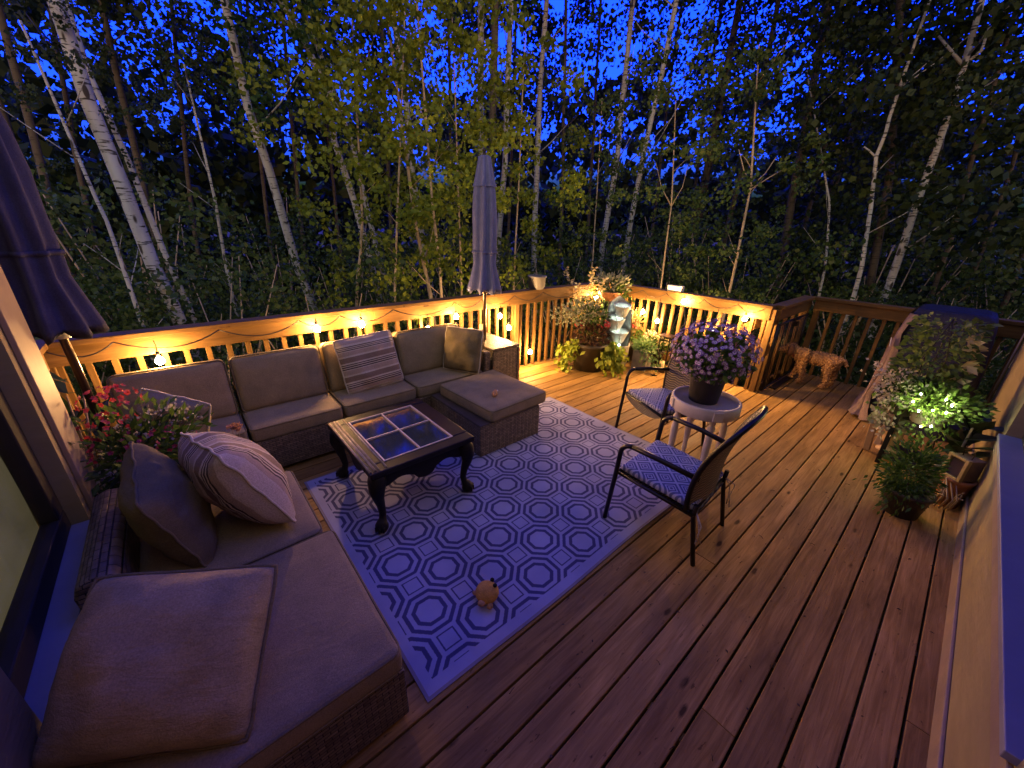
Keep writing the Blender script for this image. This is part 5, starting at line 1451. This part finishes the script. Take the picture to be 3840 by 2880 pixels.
tree('birch_tree', 'straight white birch midway between umbrella and pail', [(2005, 928), (2014, 603), (2030, 300), (2053, 0)], 10.5, .08, MT['birch'], CROWN, MT['crown'], 6.5, 14, .9, BI)
tree('birch_tree', 'white birch above the corner planters leaning slightly right', [(2285, 760), (2315, 579), (2345, 300), (2375, 0)], 10.8, .085, MT['birch'], CROWN, MT['crown'], 6.0, 14, 1.0, BI)
tree('birch_tree', 'white birch above the solar lamp leaning strongly right', [(2363, 844), (2413, 573), (2480, 290), (2537, 0)], 10.0, .07, MT['birch'], CROWN, MT['crown'], 7.0, 14, .8, BI)
tree('aspen_tree', 'dark leaning aspen against the open blue sky right of the spruce', [(2934, 976), (2979, 683), (3025, 456), (3110, 0)], 10.0, .085, MT['bark_dark'], CROWN, MT['crown_dk'], 8.5, 14, .8, None)
tree('aspen_tree', 'pale forked trunk at the right with a bare branch to the left', [(3380, 930), (3409, 846), (3507, 573), (3572, 384), (3617, 241), (3656, 98)], 9.0, .07, MT['birch'], CROWN, MT['crown_dk'], 2.6, 7, .8, None, fork=[(0, [(3612, 245), (3570, 195), (3520, 135)]), (0, [(3615, 243), (3680, 190), (3710, 100)])])
SA = 'young saplings behind the railings'
tree('sapling', 'slim pale sapling between the leaning birch and the sofa back', [(860, 1050), (850, 1000), (810, 760), (759, 542)], 7.5, .035, MT['birch'], CROWN_S, MT['crown_dk'], 2.6, 3.7, .5, SA)
tree('sapling', 'crooked pale sapling next to the dark umbrella at the left', [(446, 964), (400, 830), (362, 750), (289, 579)], 6.0, .032, MT['birch'], CROWN_S, MT['crown_dk'], 1.9, 3.4, .6, SA)
tree('sapling', 'orange-barked sapling stem left of the lavender umbrella', [(1615, 1115), (1592, 1000), (1560, 850), (1543, 723), (1520, 560)], 6.2, .04, MT['sapling_bark'], CROWN_S, MT['young'], 1.6, 4.6, 1.15, SA)
tree('sapling', 'straight thin sapling nearest the left side of the lavender umbrella', [(1655, 1110), (1649, 1000), (1620, 760), (1604, 542)], 5.9, .03, MT['sapling_bark'], CROWN_S, MT['young'], 1.4, 4.8, 1.1, SA)
tree('sapling', 'yellow-green leafy young aspen left of the umbrella behind the sofa', [(1340, 1050), (1352, 960), (1360, 820), (1350, 640)], 6.6, .03, MT['sapling_bark'], CROWN_S, MT['young'], 1.2, 4.8, 1.2, SA)
for (pts_, d_, lab_) in (([(1480, 1080), (1484, 960), (1490, 800), (1496, 640)], 6.0, 'yellow-green young aspen between the two stems left of the lavender umbrella'),
                         ([(1730, 1050), (1728, 960), (1722, 800), (1716, 640)], 6.3, 'yellow-green young aspen directly behind the lavender umbrella'),
                         ([(1930, 1030), (1934, 960), (1940, 800), (1946, 660)], 6.9, 'yellow-green young aspen between umbrella and grey pail')):
    tree('sapling', lab_, pts_, d_, .024, MT['sapling_bark'], CROWN_S, MT['young'], .4, 4.4, 1.15, SA, cn=1)
tree('sapling', 'thin pale sapling behind the corner planter', [(2222, 990), (2225, 964), (2235, 780), (2243, 633)], 7.5, .022, MT['sapling_bark'], CROWN_S, MT['under'], 1.2, 3.8, .8, SA)
tree('sapling', 'forked sapling with olive leaves above the fountain', [(2480, 1080), (2491, 1000), (2517, 775), (2524, 612)], 7.0, .022, MT['sapling_bark'], CROWN_S, MT['under'], .9, 3.6, .95, SA, fork=[(0, [(2517, 775), (2480, 700), (2460, 610)]), (0, [(2517, 775), (2560, 700), (2580, 620)])])
tree('sapling', 'sapling with a wide fork right of the solar lamp', [(2745, 1060), (2765, 976), (2813, 703), (2823, 540)], 7.2, .03, MT['sapling_bark'], CROWN_S, MT['under'], .9, 4.2, 1.0, SA, fork=[(0, [(2813, 703), (2870, 650), (2910, 590)]), (0, [(2812, 712), (2885, 665), (2930, 640)]), (0, [(2814, 690), (2790, 640), (2770, 560)])])
tree('sapling', 'bent pale sapling behind the dog', [(3200, 1110), (3230, 1000), (3266, 781), (3285, 586), (3320, 500), (3335, 440), (3363, 358)], 8.5, .042, MT['birch'], CROWN_S, MT['crown_dk'], 3.0, 5.6, 1.1, SA, fork=[(0, [(3285, 590), (3260, 565), (3240, 550)])])
tree('sapling', 'short pale stem between the landing railing and the dark woods', [(3090, 1000), (3105, 860), (3112, 760), (3098, 680)], 9.0, .03, MT['birch'], CROWN_S, MT['crown_dk'], 2.8, 4.4, .8, SA)
DK = 'dark aspens deeper in the woods'
for i, (pts, D, r) in enumerate(([(512, 603), (446, 313), (420, 120)], 12, .12), ) if False else enumerate((
        ([(560, 800), (512, 603), (446, 313), (400, 100)], 11, .11), ([(1460, 760), (1440, 240), (1423, 0)], 12, .11), ([(2104, 814), (2115, 400), (2122, 0)], 11.5, .09),
        ([(2780, 640), (2817, 495), (2870, 250), (2921, 0)], 12, .12), ([(3090, 560), (3123, 417), (3201, 0)], 13, .12), ([(3330, 700), (3352, 400), (3370, 100)], 10, .12),
        ([(720, 800), (690, 500), (650, 100)], 14, .1), ([(1000, 800), (960, 400), (930, 60)], 14, .1), ([(1690, 800), (1690, 400), (1680, 60)], 13, .1),
        ([(2210, 800), (2230, 400), (2250, 60)], 14, .1), ([(2600, 800), (2640, 400), (2700, 60)], 14, .1), ([(3560, 900), (3640, 600), (3760, 200)], 9.5, .06),
        ([(3700, 900), (3770, 700), (3860, 400)], 10.5, .06), ([(3480, 800), (3530, 500), (3580, 200)], 12, .12), ([(1250, 700), (1220, 400), (1190, 60)], 15, .1), ([(200, 800), (120, 500), (40, 200)], 10, .1),
        ([(330, 800), (270, 500), (200, 100)], 14, .1), ([(1910, 800), (1925, 400), (1935, 60)], 15, .1), ([(2460, 760), (2500, 400), (2550, 60)], 15, .1), ([(100, 700), (20, 450), (-80, 150)], 12, .1), ([(3900, 800), (4000, 500), (4150, 200)], 10, .07), ([(1120, 760), (1090, 400), (1060, 60)], 13, .1))):
    right = pts[0][0] > 3200
    tree('aspen_tree', 'dark thin aspen trunk with black foliage deeper in the woods', pts, D, r * .6, MT['bark_dark'], CROWN if right else CROWN_F, MT['crown_dk'], .8 if right else 4.4, 15, .85 if not right else 1.2, DK, twigs=4, cn=2 if right else 1)

# spruce
def spruce(label, px, py, D, h):
    b0 = W(px, py, D); t = thing('spruce_tree', label, 'tree', (b0.x, b0.y, GZ - .05))
    q = MB(); q.tube([(0, 0, 0), (0, 0, h * .6), (0, 0, h)], [.14, .08, .015], 8); q.build('trunk', MT['bark_dark'], t)
    q = MB(); r2 = random.Random(9)
    V = []
    for k in range(120):
        z = h * (.12 + .86 * k / 120); L = (1 - z / h) * 2.1 + .15; a = k * 2.4 + r2.uniform(-.3, .3)
        d = Vector((math.cos(a), math.sin(a), -.12))
        side = Vector((-math.sin(a), math.cos(a), 0))
        for m in range(int(14 + 26 * (1 - z / h))):
            s_ = r2.random(); p = Vector((0, 0, z)) + d * L * s_ + Vector((0, 0, .25 * s_ * s_ * L * .3))
            dd = d * .6 + side * r2.choice((-1, 1)) * .7 + Vector((0, 0, -.5 * r2.random()))
            q.leaf(p, dd, rdir(r2), .22 * (1.1 - .5 * s_), .05)
    q.build('crown', MT['spruce'], t)
spruce('black spruce with drooping boughs against the sky right of the birches', 2660, 600, 12.5, 12)
spruce('second dark spruce rising behind the right-hand aspens', 3150, 620, 15, 9)

# undergrowth
r3 = random.Random(21)
shproto = []
for i in range(4):
    t = thing('shrub', 'leafy olive undergrowth shrub among the trunks just beyond the railing', 'shrub', (0, 0, 0), 0, 'undergrowth shrubs beyond the railings')
    addmesh('foliage', SHRUB[i], MT['under'], t)
    q = MB()
    for k in range(9):
        a = r3.uniform(0, 6.28); L = r3.uniform(.9, 2.2)
        q.tube([(0.1 * math.cos(a), .1 * math.sin(a), 0), (.3 * math.cos(a), .3 * math.sin(a), L * .55), (.55 * math.cos(a) + r3.uniform(-.2, .2), .55 * math.sin(a), L)], [.012, .009, .004], 5)
    q.build('stem', MT['sapling_bark'], t)
    KIDS[t] = [o for o in COL.objects if o.parent == t]
    shproto.append(t)
spots = []
for i in range(64):
    px = -250 + 4400 * (i + r3.random()) / 64
    D = r3.choice((5.6, 6.4, 7.2, 8.2, 9.4, 10.6))
    if px > 2900: D += 2.3
    p = W(px, 900, D)
    if p.x < 7.2 and p.y < 4.45 and p.x > -1.2 and not (p.x > 5.9 and p.y > 1.9): D += 1.6; p = W(px, 900, D)
    spots.append((p.x, p.y, D))
for i, (x, y_, D) in enumerate(spots):
    sc = r3.uniform(.75, 1.25) * (1.0 if D < 8 else 1.35)
    if i < 4:
        o = shproto[i]; o.location = (x, y_, GZ - .05); o.rotation_euler = (0, 0, r3.uniform(0, 6.28)); o.scale = (sc,) * 3
    else:
        dup(shproto[i % 4], (x, y_, GZ - .05), r3.uniform(0, 6.28), None, None, sc)

# far woods closing the view
V = []
rsn = np.random.RandomState(4)
cl = []
for i in range(2300):
    a = rsn.uniform(-1.3, 2.9); D = rsn.uniform(16, 25)
    z = GZ + 7.4 * rsn.random() ** 1.35
    cl.append(((D * math.cos(a), D * math.sin(a), z), rsn.uniform(.7, 1.3)))
fw = bpy.data.objects.new('far_woods', cloudmesh('far_woods', leafcloud(99, cl, 30, .42, 1))); COL.objects.link(fw)
fw.data.materials.append(MT['crown_dk']); fw['kind'] = 'stuff'; fw['label'] = 'dark mass of distant woods closing the view'
# low ground cover
gc = []
for i in range(520):
    a = rsn.uniform(-.9, 2.6); D = rsn.uniform(4.6, 15)
    x, y_ = D * math.cos(a), D * math.sin(a)
    if -1.0 < x < 7.0 and -2 < y_ < 4.1 and not (x > 5.6 and y_ > 1.6): continue
    gc.append(((x, y_, GZ + .22), .42))
gco = bpy.data.objects.new('ground_cover', cloudmesh('ground_cover', leafcloud(98, gc, 46, .075, 1))); COL.objects.link(gco)
gco.data.materials.append(MT['under']); gco['kind'] = 'stuff'; gco['label'] = 'low weeds and brush on the forest floor'
bpy.context.view_layer.update()
